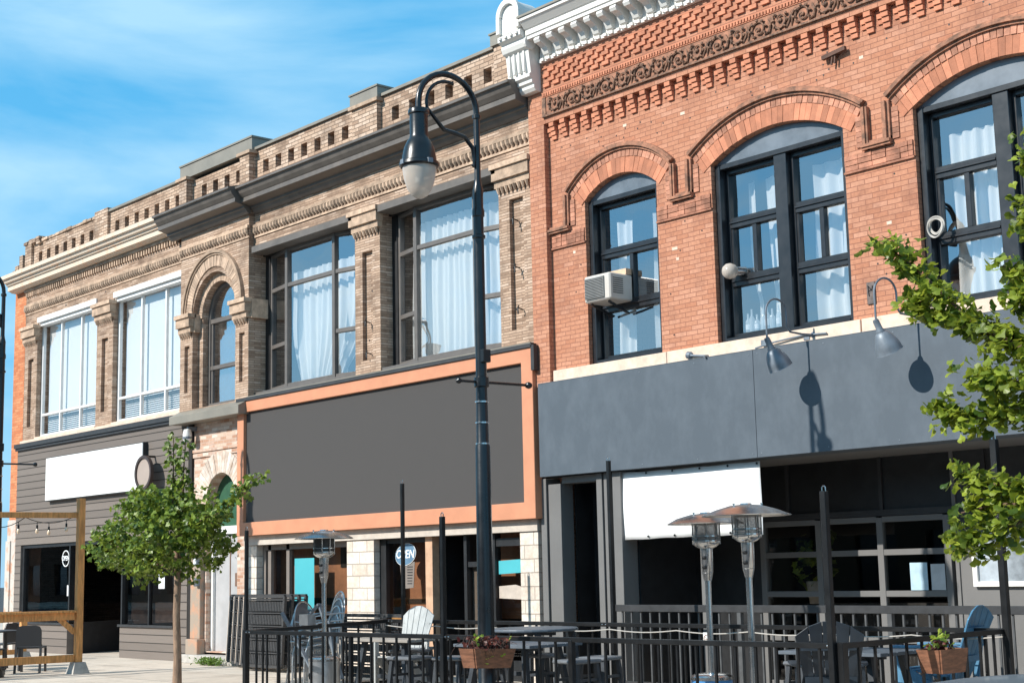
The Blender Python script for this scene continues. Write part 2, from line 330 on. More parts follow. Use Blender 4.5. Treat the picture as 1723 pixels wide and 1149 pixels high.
M['cyan'] = mat('turquoise_poster', (.07,.42,.48), .5, var=.02)
M['paper'] = mat('white_paper', (.8,.82,.84), .6, var=.03)
M['card'] = mat('taupe_card', (.2,.17,.15), .6, var=.06)
M['steelblue'] = mat('open_sign_blue', (.12,.22,.33), .4, var=.15)
M['greypaint'] = mat('mid_grey_wall_paint', (.15,.147,.145), .6, var=.06, scale=2)
M['darkgrey'] = mat('charcoal_paint_and_shade', (.03,.031,.034), .55, var=.2)
M['cord'] = mat('clear_rope_light', (.5,.47,.43), .3, var=.05)
M['bulb'] = mat('warm_glass_bulb', (.8,.6,.42), .15, var=.05)
M['carpaint'] = mat('grey_car_paint', (.13,.155,.185), .45, .2, var=.05, coat=.15)
M['tyre'] = mat('tyre_rubber', (.02,.02,.02), .8)
M['skyreflect'] = mat('sky_reflection_blue', (.07,.24,.5), .35, var=.1, coat=.2)  # reflected sky painted as the colour of a stainless cover
M['soil'] = mat('potting_soil', (.03,.022,.016), .95, var=.4, bump=.8, bscale=50)
M['coleus'] = leafmat('coleus_leaf', (.08,.02,.015), (.16,.045,.03), .25)
M['lime'] = leafmat('lime_leaf', (.2,.32,.04), (.45,.55,.09), .4)
M['grass'] = leafmat('weed_leaf', (.07,.14,.02), (.15,.26,.05), .3)
def clearmat(name, tint, ior=1.5, rough=.12, mixd=.35, dcol=(.75,.7,.64)):
    m = glassmat(name, tint, ior, .1, .04, rough); t = m.node_tree; l = t.links.new
    o = [n for n in t.nodes if n.type == 'OUTPUT_MATERIAL'][0]; cur = o.inputs[0].links[0].from_socket
    d = N(t, 'ShaderNodeBsdfDiffuse'); d.inputs[0].default_value = (*dcol, 1); mx_ = N(t, 'ShaderNodeMixShader'); mx_.inputs[0].default_value = mixd
    l(cur, mx_.inputs[1]); l(d.outputs[0], mx_.inputs[2]); l(mx_.outputs[0], o.inputs[0]); return m
M['globe'] = clearmat('ribbed_acrylic_globe', (.9,.88,.85), 1.5, .15, .62, (.68,.6,.53))
M['bottle'] = clearmat('clear_bottle_glass', (.9,.93,.95), 1.5, .05, .4, (.8,.85,.88))
def ground_mat():
    m, t, b = newmat('pale_concrete_pavement'); l = t.links.new
    c = N(t, 'ShaderNodeTexCoord')
    k = N(t, 'ShaderNodeTexBrick'); k.offset = 0; k.inputs['Scale'].default_value = 1; k.inputs['Brick Width'].default_value = 1.5; k.inputs['Row Height'].default_value = 1.5
    k.inputs['Mortar Size'].default_value = .012; k.inputs['Color1'].default_value = (.56,.48,.4,1); k.inputs['Color2'].default_value = (.62,.54,.455,1); k.inputs['Mortar'].default_value = (.2,.17,.15,1)
    l(c.outputs['Object'], k.inputs[0])
    n = N(t, 'ShaderNodeTexNoise'); n.inputs['Scale'].default_value = 3; n.inputs['Detail'].default_value = 9; n.inputs['Roughness'].default_value = .7; l(c.outputs['Object'], n.inputs[0])
    mr = N(t, 'ShaderNodeMapRange'); mr.inputs['To Min'].default_value = .7; mr.inputs['To Max'].default_value = 1.3; l(n.outputs[0], mr.inputs['Value'])
    v = N(t, 'ShaderNodeVectorMath', operation='SCALE'); l(k.outputs[0], v.inputs[0]); l(mr.outputs[0], v.inputs['Scale']); n2 = N(t, 'ShaderNodeTexNoise'); n2.inputs['Scale'].default_value = .8; n2.inputs['Detail'].default_value = 10; n2.inputs['Roughness'].default_value = .75; l(c.outputs['Object'], n2.inputs[0])
    r2 = N(t, 'ShaderNodeMapRange'); r2.inputs['From Min'].default_value = .5; r2.inputs['From Max'].default_value = .7; r2.inputs['To Max'].default_value = .55; l(n2.outputs[0], r2.inputs['Value'])
    m3 = N(t, 'ShaderNodeMix', data_type='RGBA'); l(r2.outputs[0], m3.inputs['Factor']); l(v.outputs[0], m3.inputs['A']); m3.inputs['B'].default_value = (.26,.2,.155,1)
    l(m3.outputs['Result'], b.inputs['Base Color']); b.inputs['Roughness'].default_value = .9
    bp = N(t, 'ShaderNodeBump'); bp.inputs['Strength'].default_value = .2; bp.inputs['Distance'].default_value = .01; l(n.outputs[0], bp.inputs['Height']); l(bp.outputs[0], b.inputs['Normal'])
    return m
M['pavement'] = ground_mat()
M['asphalt'] = mat('asphalt', (.05,.05,.052), .85, var=.25, scale=2, bump=.4, bscale=80)
# ---------------------------------------------------------------- setting
g = MB(); g.add([(-400,-400,-.16),(400,-400,-.16),(400,400,-.16),(-400,400,-.16)], [(0,1,2,3)])
struct(g.build('ground', M['asphalt']))
p = MB(); p.box(-120, 90, -5.25, 9.5, -.3, 0); struct(p.build('pavement', M['pavement']))
k = MB(); k.box(-120, 90, -5.42, -5.253, -.3, -.003); struct(k.build('kerb', M['concrete'], bevel=.015))
p = MB(); p.box(-120, 90, -34, -26, -.3, 0); struct(p.build('far_pavement', M['pavement']))
ln = MB()
for i in range(-30, 25): ln.box(i*3.0, i*3.0+1.5, -15.9, -15.78, -.2, -.154)
struct(ln.build('road_marking', M['white']))

# ---------------------------------------------------------------- the other side of the street (met only as reflections in the glass)
M['acrossbrick'] = brick('brown_street_brick', [(0,(.09,.04,.025)),(.5,(.13,.06,.038)),(1,(.18,.09,.06))], (.12,.09,.07), .22, .0667)
M['acrosspale'] = mat('buff_render', (.15,.095,.06), .8, var=.12)
M['acrossglass'] = mat('dark_street_glass', (.02,.025,.03), .08, coat=.5)
for i, (x0, x1, h, m_, lb) in enumerate([(-150,-84.2,8.2,'acrossbrick','longest brown brick building across the street, at its far left end'),(-84,-46.2,8.6,'acrosspale','buff rendered building across the street, second from its far left end'),(-46,-29,7.6,'acrossbrick','low brown brick building across the street between two buff ones'),(-28.8,-15,9.0,'acrosspale','buff rendered building across the street, taller than its neighbours'),(-14.8,2,7.2,'acrossbrick','long brown brick building straight across the street'),(2.2,16,8.3,'acrosspale','buff rendered building across the street to the right of the brown one'),(16.2,34,7.4,'acrossbrick','brown brick building across the street, far right')]):
    bt = thing('street_building', lb, 'building', ((x0+x1)/2, -38, 0)); q = MB(); H = []; n = min(14, int((x1-x0)/2.8)); step = (x1-x0)/n
    for k in range(n):
        xa = x0 + step*(k+.5)
        H.append([(xa-.55,4.3),(xa+.55,4.3),(xa+.55,6.2),(xa-.55,6.2)]); H.append([(xa-1.0,.5),(xa+1.0,.5),(xa+1.0,2.8),(xa-1.0,2.8)])
    q.prism([(x0,0),(x1,0),(x1,h),(x0,h)], -34.3, -34.0, holes=H); q.box(x0, x1, -42, -34.301, 0, .1); q.box(x0, x1, -42, -34.301, h-.4, h-.1); q.box(x0, x0+.2, -42, -34.301, .1, h-.4); q.box(x1-.2, x1, -42, -34.301, .1, h-.4); q.box(x0, x1, -42.3, -42, 0, h)
    q.build('wall', M[m_], bt); q = MB(); q.box(x0, x1, -34.0, -33.7, h, h+.3); q.build('cornice', M['darkmetal'], bt)
    for hq_ in H:
        q = MB(); q.box(hq_[0][0], hq_[1][0], -34.25, -34.2, hq_[0][1], hq_[2][1]); q.build('window', M['acrossglass'], bt)
# ================================================================ TAN BUILDING
T = thing('brick_building', 'long tan brick building with dark cornice, arched window and two shopfronts', 'building', (-9.3, 3, 0))
def brackets_row(mb, x0, x1, z0, z1, y, w, pitch, d):
    x = x0
    while x + w <= x1: mb.box(x, x+w, y-d, y+.01, z0, z1); x += pitch
# --- walls of the upper floor
w = MB()
def pier(x0, x1, z1, p0, p1, q0, q1):                                       # brick pier with a sunk panel
    w.prism([(x0,4.9),(x1,4.9),(x1,z1),(x0,z1)], 0, .075, holes=[[(p0,q0),(p1,q0),(p1,q1),(p0,q1)]]); w.box(x0, x1, .075, .4, 4.9, z1)
pier(-18.66, -17.95, 7.9, -18.45, -18.15, 5.3, 6.95); pier(-14.75, -13.95, 7.9, -14.5, -14.2, 5.3, 6.95)
w.prism([(-18.66,7.9),(-10.7,7.9),(-10.7,9.0),(-18.66,9.0)], 0, .4)
pav = [(-10.7,4.9),(-8.06,4.9),(-8.06,9.05),(-10.7,9.05)]
hole = [(-10.2,4.95),(-8.54,4.95)] + arc(-9.37, 6.78, .83, 0, 180, 24)
w.prism(pav, -.12, .02, holes=[hole, [(-10.52,5.3),(-10.32,5.3),(-10.32,6.25),(-10.52,6.25)], [(-8.4,5.3),(-8.2,5.3),(-8.2,6.25),(-8.4,6.25)]])
w.box(-10.52,-10.32,-.055,.021,5.3,6.25); w.box(-8.4,-8.2,-.055,.021,5.3,6.25)
hole2 = [(-10.03,4.95),(-8.71,4.95)] + arc(-9.37, 6.78, .66, 0, 180, 24)
w.prism([(-10.66,4.9),(-8.1,4.9),(-8.1,9.0),(-10.66,9.0)], .022, .4, holes=[hole2])
w.box(-8.06, -4.72, .003, .4, 7.85, 9.0)                                   # over bow windows
pier(-4.72, -3.98, 9.0, -4.5, -4.2, 5.25, 7.15)
w.box(-3.98, -.85, .003, .4, 7.85, 9.0)
pier(-.85, -.03, 9.0, -.6, -.28, 5.25, 7.3)
w.box(-8.1, -8.06, .02, .4, 4.9, 9.0)
w.box(-18.66, 0, .4, .42, 8.2, 9.0)
wall = w.build('upper_wall', M['tan'], T)
# body of the building behind (floors, back and side walls)
b = MB(); b.box(-18.66, -.04, 8.7, 9, 0, 9.3); b.box(-18.66, -18.4, .42, 8.7, 0, 9.3); b.box(-.3, -.04, .42, 8.7, 0, 9.3)
b.build('shell_wall', M['tan'], T)
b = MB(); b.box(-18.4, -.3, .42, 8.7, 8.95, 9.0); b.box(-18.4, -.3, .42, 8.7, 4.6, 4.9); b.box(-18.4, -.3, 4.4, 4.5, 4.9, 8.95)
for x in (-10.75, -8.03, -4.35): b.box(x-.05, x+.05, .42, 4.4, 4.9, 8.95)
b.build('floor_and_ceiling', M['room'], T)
# --- pier capitals with small bead course
def capital(x0, x1, z, y, d=.12, ret=None):
    cp = MB()
    cp.box(x0-.03, x1+.05, y-d, y+.03, z+.2, z+.38); cp.box(x0-.015, x1+.03, y-d*.6, y+.03, z+.09, z+.2)
    cp.box(x0-.05, x1+.08, y-d-.035, y+.03, z+.38, z+.46)
    n = int((x1-x0)/.09)
    for i in range(n):
        xx = x0 + (i+.5)*(x1-x0)/n; cp.tube([(xx, y-.05, z+.1), (xx, y-.03, z)], [.04, .018], 6)
    if ret: cp.box(*ret)
    cp.build('capital', M['tanplain'], T)
for x0, x1 in ((-18.66,-17.95),(-14.75,-13.95)): capital(x0, x1, 7.28, 0)
capital(-10.66, -10.2, 6.42, -.12, .12, (-10.2,-10.12,-.12,.02,6.5,6.87)); capital(-8.54, -8.06, 6.42, -.12, .12, (-8.06,-7.97,-.1,.3,6.5,6.87))
for x0, x1 in ((-4.72,-3.98),(-.85,-.08)): capital(x0, x1, 7.42, 0)
# --- arch rings: individual radial bricks
def voussoirs(mb, cx, cz, r0, r1, a0, a1, n, y0, y1, gap=.006):
    for i in range(n):
        t0 = radians(a0 + (a1-a0)*i/n); t1 = radians(a0 + (a1-a0)*(i+1)/n)
        g0 = gap/2/r0*(1 if a1 > a0 else -1)
        j = random.uniform(-.004, .004)
        q = [(cx+r0*cos(t0+g0), cz+r0*sin(t0+g0)), (cx+r1*cos(t0+g0), cz+r1*sin(t0+g0)), (cx+r1*cos(t1-g0), cz+r1*sin(t1-g0)), (cx+r0*cos(t1-g0), cz+r0*sin(t1-g0))]
        mb.prism(q, y0+j, y1)
vs = MB()
voussoirs(vs, -9.37, 6.88, .835, 1.06, 0, 180, 46, -.145, -.1)
vs.build('arch_ring', M['tanvous'], T); vs = MB()
voussoirs(vs, -9.37, 6.78, .66, .84, 0, 180, 40, -.006, .03)
vs.build('arch_ring', M['tanvous'], T)
def ringband(mb, cx, cz, r0, r1, a0, a1, n, y0, y1):
    o = arc(cx, cz, r1, a0, a1, n); i = arc(cx, cz, r0, a1, a0, n); mb.prism(o + i, y0, y1)
h = MB(); ringband(h, -9.37, 6.88, 1.06, 1.1, 0, 180, 32, -.17, -.1); ringband(h, -9.37, 6.88, 1.1, 1.16, 0, 180, 32, -.2, -.1)
h.build('arch_hood', M['tanplain'], T)
# --- entablature dentil courses
d = MB()
for x0, x1, y in ((-18.68,-10.7,0),(-10.72,-8.04,-.12),(-8.04,-.02,0)):
    d.box(x0, x1, y-.05, y+.01, 8.25, 8.31); d.box(x0, x1, y-.02, y+.01, 8.06, 8.1)
    n = int((x1-x0)/.1)
    for i in range(n):
        xx = x0 + (i+.5)*(x1-x0)/n
        d.tube([(xx-.02, y-.035, 8.24), (xx, y-.04, 8.17), (xx+.02, y-.02, 8.11)], [.038, .034, .018], 5)
d.build('dentil_course', M['tanplain'], T)
d = MB(); x = -18.6
while x < -11: d.box(x, x+.055, -.05, .01, 8.5, 8.62); x += .115
d.box(-18.66, -10.9, -.07, .01, 8.62, 8.68); d.build('small_dentil', M['tanplain'], T)
# --- cornices
def profile(mb, prof, x0, x1): mb.prism(prof, x0, x1, 'x')
def cprof(y, k=1.0):
    P = [(.02,9.12),(-.46,8.99),(-.48,8.99),(-.48,8.95),(-.44,8.945),(-.4,8.86),(-.345,8.80),(-.33,8.79),(-.33,8.71),(-.3,8.70),(-.2,8.68),(-.13,8.66),(-.13,8.62),(-.1,8.61),(-.07,8.56),(-.025,8.52),(.02,8.52)]
    return [(a + y, z) for a, z in P]
c = MB(); profile(c, cprof(0), -8.0, -.03); c.build('cornice', M['darkmetal'], T)
c = MB(); profile(c, cprof(-.14), -11.05, -8.0); c.build('pavilion_cornice', M['darkmetal'], T)
c = MB()
P = [(.02,9.14),(-.40,9.09),(-.42,9.09),(-.42,9.0),(-.37,8.99),(-.345,8.92),(-.29,8.91),(-.28,8.86),(-.24,8.85),(-.24,8.74),(-.19,8.73),(-.14,8.70),(.02,8.69)]
profile(c, P, -19.25, -11.05); c.build('painted_cornice', M['cream'], T)
# rust streak strip where the flashing lip turns down
c = MB(); c.prism([(-.3,9.066),(-.05,9.135),(-.05,9.16),(-.3,9.09)], -8.0, -4.7, 'x'); c.build('flashing_strip', mat('rusty_flashing', (.16,.075,.04), .8, var=.4), T)
# --- parapet with square openings
pp = MB()
def parapet(x0, x1, z1, holes, z0=9.0):
    H = []
    for hx in holes: H.append([(hx,9.3),(hx+.2,9.3),(hx+.2,9.55),(hx,9.55)])
    pp.prism([(x0,z0),(x1,z0),(x1,z1),(x0,z1)], .0, .32, holes=H)
def hl(a, b, n): return [a + (b-a)*i/(n-1) for i in range(n)]
parapet(-18.3, -14.85, 9.78, hl(-18.0, -15.25, 7)); parapet(-14.2, -10.75, 9.8, hl(-13.95, -11.2, 7))
parapet(-10.45, -8.35, 9.72, hl(-10.1, -8.75, 4)); parapet(-8.0, -4.64, 9.8, hl(-7.75, -5.1, 7)); parapet(-3.9, -.82, 9.8, hl(-3.6, -1.15, 6))
pp.box(-18.66, -18.3, -.07, .38, 9.0, 9.86); pp.box(-14.85, -14.2, -.07, .38, 9.0, 9.9)
pp.box(-10.75, -10.45, -.16, .36, 9.0, 9.78); pp.box(-8.35, -8.0, -.16, .36, 9.0, 9.78); pp.box(-4.64, -3.9, -.1, .36, 9.0, 9.78); pp.box(-.82, -.02, -.06, .36, 9.0, 9.82)
# broken brickwork at the left end
random.seed(3)
for i in range(26):
    x = random.uniform(-18.75, -17.9); z = 9.78 + random.uniform(0, .12) - abs(x+18.4)*.12; pp.box(x, x+.2, random.uniform(-.1,.05), .3, z, z+.065)
for x, z in ((-18.95,9.62),(-19.2,9.4),(-19.35,9.3)): pp.box(x-.1, x+.1, -.05, .25, 9.05, z)
random.seed(11)
pp.build('parapet', M['tanp'], T)
hb = MB(); hb.box(-18.2, -.9, .321, .34, 9.25, 9.6); hb.build('parapet_backing', M['dark'], T)
# brick coping and flashing
for xa, xb in ((-8.02,-4.7),(-3.86,-.86),(-14.2,-10.8)): cpg = MB(); cpg.box(xa, xb, -.05, .38, 9.8, 9.85); cpg.build('coping_flashing', M['greymetal'], T)
for x0, x1, y in ((-10.85,-10.4,-.2),(-8.42,-7.93,-.2),(-4.7,-3.84,-.15)): cb = MB(); cb.box(x0, x1, y, .4, 9.72, 9.78); cb.build('brick_coping', M['tanplain'], T)
cb = MB(); random.seed(5); x = -18.28
while x < -14.9: cb.box(x, x+.205, -.035+random.uniform(-.015,.015), .34, 9.782, 9.84+random.uniform(-.01,.012)); x += .213
cb.build('brick_coping', M['tanplain'], T)
bx = MB(); bx.box(-10.83, -8.0, -.1, .5, 9.781, 10.05); bx.box(-10.85, -7.98, -.12, .52, 10.05, 10.085); bx.build('flashed_parapet_box', M['greymetal'], T)
bx = MB(); bx.box(-4.68, -3.86, -.12, .6, 9.781, 9.98); bx.box(-4.7, -3.84, -.14, .62, 9.98, 10.01); bx.build('flashed_parapet_box', M['greymetal'], T)
bx = MB(); bx.box(-.86, -.03, -.1, .5, 9.821, 10.0); bx.box(-.88, -.02, -.12, .52, 10.0, 10.03); bx.build('flashed_parapet_box', M['greymetal'], T)
# --- orange brick end strip
e = MB(); e.box(-19.32, -18.67, -.0, 9, 0, 8.85); e.build('end_pilaster', M['orangebrick'], T)
e = MB(); e.box(-19.34, -18.79, -.03, .0, 0, 3.1); e.box(-19.36,-19.1,-.06,-.03,0,2.6); e.build('worn_plaster_patch', mat('peeling_plaster', (.62,.57,.52), .9, var=.15, alt=(.55,.3,.2), cov=(.5,.6), scale=3, bump=.4), T)
# --- white aluminium windows with blinds
def gridwin(name, x0, x1, z0, z1, y, cols, rows, fm, gm, fw=.055, outer=.08, depth=.07, parent=T):
    f = MB()
    f.box(x0, x0+outer, y, y+depth, z0, z1); f.box(x1-outer, x1, y, y+depth, z0, z1); f.box(x0+outer, x1-outer, y, y+depth, z1-outer, z1); f.box(x0+outer, x1-outer, y, y+depth, z0, z0+outer*.8)
    for cx in cols: f.box(cx-fw/2, cx+fw/2, y+.003, y+depth-.003, z0+outer*.8, z1-outer)
    xs = [x0+outer] + [v for cx in cols for v in (cx-fw/2, cx+fw/2)] + [x1-outer]
    for rz in rows:
        for i in range(0, len(xs), 2): f.box(xs[i], xs[i+1], y+.005, y+depth-.005, rz-fw/2, rz+fw/2)
    fo = f.build(name, fm, parent, bevel=.004)
    gq = MB(); gq.add([(x0+outer*.5,y+depth*.6,z0+.03),(x1-outer*.5,y+depth*.6,z0+.03),(x1-outer*.5,y+depth*.6,z1-.03),(x0+outer*.5,y+depth*.6,z1-.03)], [(0,1,2,3)])
    gq.build('pane', gm, fo)
    return fo
for i, (x0, x1) in enumerate(((-17.95,-14.75),(-13.95,-10.7))):
    u = (x1-x0)/3
    fo = gridwin('window', x0, x1, 5.02, 7.8, .12, [x0+u, x0+2*u], [5.55], M['alu'], M['glasslow'])
    hd = MB(); hd.box(x0+.02, x1-.02, -.03, .12, 7.78, 7.91); hd.box(x0, x1, .03, .2, 7.70, 7.78); hd.build('head_flashing', M['alu'], fo, bevel=.005)
    si = MB(); si.box(x0, x1, -.02, .2, 4.95, 5.02); si.build('sill', M['sill'], fo)
    bl = thing('window_blind', ['closed white blind in the leftmost upstairs window', 'closed white blind in the upstairs window left of the arched one'][i], 'blind', ((x0+x1)/2, .27, 7.75))
    s_ = MB(); z = 5.6
    while z < 7.7: s_.add([(x0+.1,.27,z),(x1-.1,.27,z),(x1-.1,.274,z+.046),(x0+.1,.274,z+.046)], [(0,1,2,3)]); z += .045
    s_.build('slats', M['blind'], bl)
    s_ = MB(); z = 5.05
    while z < 5.5: s_.add([(x0+.1,.26,z),(x1-.1,.26,z),(x1-.1,.29,z+.03),(x0+.1,.29,z+.03)], [(0,1,2,3)]); z += .045
    s_.build('lower_slats', M['blind'], bl)
# --- arched window
fo = MB()
zt = 6.72
fo.prism(arc(-9.37,6.78,.655,0,180,24) + [(-10.025,4.97),(-8.715,4.97)], .14, .22, holes=[arc(-9.37,6.78,.585,0,180,24)+[(-9.955,5.05),(-8.785,5.05)]])
fo.box(-9.955, -8.785, .15, .215, 6.66, 6.75); fo.box(-9.955, -8.785, .15, .215, 5.72, 5.8)
fo.box(-9.955,-9.9,.17,.21,5.05,6.66); fo.box(-8.84,-8.785,.17,.21,5.05,6.66)
fo = fo.build('arched_window', M['bronze'], T, bevel=.004)
q = MB(); q.prism(arc(-9.37,6.78,.6,0,180,24) + [(-9.97,5.03),(-8.77,5.03)], .195, .2); q.build('pane', M['glass'], fo)
sh = thing('window_blind', 'taupe roller blind behind the arched window', 'blind', (-9.37,.3,6.6))
q = MB(); q.add([(-9.95,.3,5.05),(-8.8,.3,5.05),(-8.8,.3,6.6),(-9.95,.3,6.6)], [(0,1,2,3)]); q.build('cloth', clothmat('taupe_blind', (.3,.25,.22), .1), sh)
# --- bow windows
def bow(x0, x1, parent=T):
    xc = (x0+x1)/2; hw = (x1-x0)/2
    xs = [x0+.16, xc-.78, xc+.78, x1-.16]; ys = [.29, .16, .16, .29]
    f = MB(); f2 = MB(); g_ = MB()
    zb, zt = 5.08, 7.84
    f2.box(x0, x0+.15, .26, .36, zb, zt); f2.box(x1-.15, x1, .26, .36, zb, zt)
    f2.prism([(x0,.2),(x1,.2),(x1,.4),(x0,.4)], 7.72, 7.85, 'z'); 
    for i in range(4):
        f.bar((xs[i],ys[i]+.03,zb),(xs[i],ys[i]+.03,zt-.1), .085, .085, (0,1,0))
    for i in range(3):
        a = Vector((xs[i],ys[i]+.03,0)); b_ = Vector((xs[i+1],ys[i+1]+.03,0))
        zs = [zb+.04, 7.02, zt-.13] + ([5.93] if i != 1 else [])
        t_ = (b_-a).normalized()*.0425
        for z in zs: f.bar(a+t_+Vector((0,0,z)), b_-t_+Vector((0,0,z)), .07, .075)
        n = Vector((0,.01,0))
        g_.add([a+n+Vector((0,0,zb)), b_+n+Vector((0,0,zb)), b_+n+Vector((0,0,zt-.1)), a+n+Vector((0,0,zt-.1))], [(0,1,2,3)])
    fo = f.build('bow_window', M['bronze'], parent, bevel=.004)
    f2.build('side_filler', M['black'], fo); g_.build('pane', M['glass'], fo)
    s_ = MB(); s_.prism([(x0,.02),(xs[1],-.0),(xs[2],-.0),(x1,.02),(x1,.4),(x0,.4)], 4.99, 5.07, 'z'); s_.build('sill', M['bronze'], fo)
    l_ = MB(); l_.prism([(-.12,7.86),(-.12,7.74),(-.09,7.73),(.2,7.73),(.2,7.86)], x0+.1, x1+.06, 'x'); l_.build('metal_lintel', M['darkmetal'], fo)
    return fo
bow(-8.06, -4.72); bow(-3.98, -.85)
def curtain(name, label, segs, z0, z1, amp=.05, wl=.17, gather=None, group=None, m='curtain'):
    pieces = segs if isinstance(segs[0], list) else [segs]
    t = thing(name, label, 'curtain', ((pieces[0][0][0]+pieces[-1][-1][0])/2, pieces[0][0][1], z1), group)
    for segs in pieces: _cloth(t, segs, z0, z1, amp, wl, gather, m)
    return t
def _cloth(t, segs, z0, z1, amp, wl, gather, m):
    c = MB(); cols = []
    for (xa, ya), (xb, yb) in zip(segs, segs[1:]):
        n = max(2, int(abs(xb-xa)/.02))
        for i in range(n): cols.append((xa+(xb-xa)*i/n, ya+(yb-ya)*i/n))
    cols.append(segs[-1]); rows = 14; vs = []; fs = []
    ph = random.uniform(0, 6)
    zt_ = []
    for j in range(rows+1):
        v = j/rows
        for i, (x, y) in enumerate(cols):
            a = amp*(.55+.45*v)*(1 - .0*v)
            k = sin(x*2*pi/wl + ph + .6*sin(x*5)) + .5*sin(x*2*pi/(wl*2.3) + 1.3*ph)
            xx = x; zz = z1 + (z0-z1)*v
            if gather:
                gx, gz, gs = gather; s_ = max(0, 1-abs(zz-gz)/1.2)**2*gs; xx = x + (gx-x)*s_
            vs.append((xx + .01*sin(zz*3+x*7), y + a*k, zz + .015*sin(x*9+j)*v))
    m_ = len(cols)
    for j in range(rows):
        for i in range(m_-1): fs.append((j*m_+i, j*m_+i+1, (j+1)*m_+i+1, (j+1)*m_+i))
    c.add(vs, fs); c.build('cloth', M[m], t, smooth=True, auto=False)
curtain('net_curtain', 'white curtain gathered low in the bow window nearest the arched window', [(-7.3,.42),(-5.0,.42)], 5.15, 7.3, .05, .2, (-6.6, 5.2, .45))
curtain('net_curtain', 'full white curtain in the bow window beside the red building', [(-3.7,.5),(-3.2,.4),(-1.6,.4),(-1.1,.5)], 5.12, 7.5, .045, .15)
# --- metal hood over the side door, ledge flashing above the shop sign
h = MB(); h.prism([(-.34,4.66),(-.34,4.82),(-.13,4.93),(.0,4.93),(.0,4.66)], -10.72, -8.05, 'x'); h.build('door_canopy', M['greymetal'], T, bevel=.004)
fl = MB(); fl.box(-8.045, -.02, -.16, -.001, 4.905, 4.985); fl.build('ledge_flashing', M['greymetal'], T)
fl = MB(); fl.box(-18.66, -10.72, -.07, .0, 4.905, 4.975); fl.box(-18.66,-10.72,0,.4,4.9,4.975); fl.build('ledge_flashing', M['sill'], T)
# --- boarded shopfront at the left
s = MB()
P_ = [(-18.78,0),(-15.82,0),(-15.82,.66),(-18.45,.66),(-18.45,2.48),(-10.95,2.48),(-10.95,.66),(-13.27,.66),(-13.27,0),(-10.42,0),(-10.42,4.85),(-18.78,4.85)]
s.prism(P_, -.06, .1)
sd = s.build('board_siding', M['siding'], T)
# raised dark strips stand in for the shaded gaps between boards
gp = MB(); z = .165
while z < 4.8:
    if z < .66: gp.box(-18.78, -15.83, -.066, -.058, z-.006, z+.006); gp.box(-13.26, -10.43, -.066, -.058, z-.006, z+.006)
    elif z < 2.48: gp.box(-18.78, -18.46, -.066, -.058, z-.006, z+.006); gp.box(-10.94, -10.43, -.066, -.058, z-.006, z+.006)
    else: gp.box(-18.78, -10.43, -.066, -.058, z-.006, z+.006)
    z += .165
gp.build('board_joint', M['dark'], T)
tr = MB(); tr.box(-18.84, -10.72, -.14, -.06, 4.80, 4.9); tr.box(-18.82,-10.72,-.11,-.06,4.74,4.80); tr.build('top_trim', M['darkgrey'], T)
tr = MB(); tr.box(-13.31, -10.92, -.1, -.06, .64, .69); tr.box(-18.5,-15.8,-.1,-.06,.64,.69); tr.build('sill_trim', M['darkgrey'], T)
fr = MB()
fr.box(-18.45,-18.33,-.02,.1,.69,2.48); fr.box(-18.33,-10.95,-.02,.1,2.4,2.48); fr.box(-15.86,-15.8,-.03,.1,.69,2.4); fr.box(-13.3,-13.24,-.03,.1,.69,2.4); fr.box(-11.0,-10.95,-.02,.1,.69,2.4)
fr.box(-12.15,-12.1,0,.08,.69,2.4)
fo = fr.build('shop_window', M['black'], T)
gq = MB(); gq.add([(-18.35,.04,.69),(-15.83,.04,.69),(-15.83,.04,2.42),(-18.35,.04,2.42)],[(0,1,2,3)]); gq.build('pane', M['shopglass'], fo); gq = MB(); gq.add([(-13.27,.04,.69),(-10.97,.04,.69),(-10.97,.04,2.42),(-13.27,.04,2.42)],[(0,1,2,3)]); gq.build('pane', M['shopglass'], fo); gq = MB()
gq.add([(-15.83,.04,.69),(-16.4,1.75,.69),(-16.4,1.75,2.42),(-15.83,.04,2.42)],[(0,1,2,3)]); gq.build('pane', M['shopglass'], fo)
rc = MB(); rc.prism([(-15.83,.1),(-15.78,.1),(-16.35,1.8),(-16.45,1.8)], 0, .69, 'z'); rc.build('entry_side_panel', M['darkgrey'], T); rc = MB(); rc.prism([(-13.27,.1),(-13.22,.1),(-12.65,1.8),(-12.75,1.8)], 0, .69, 'z'); rc.build('entry_side_panel', M['darkgrey'], T)
dr = MB(); dr.box(-16.4,-12.7,1.8,1.86,0,2.6); dr.build('entry_door', mat('dark_brown_door', (.035,.022,.017), .5, var=.3), T)
dk = MB(); dk.box(-18.4,-10.95,.1,4.2,2.5,2.56); dk.box(-18.4,-10.3,4.2,4.3,0,2.56); dk.box(-18.45,-18.4,.1,4.2,0,2.5); dk.box(-10.9,-10.85,.1,4.2,0,2.5); dk.build('shop_interior', mat('dim_shop_interior', (.13,.075,.048), .8, var=.5, scale=1.2), T)
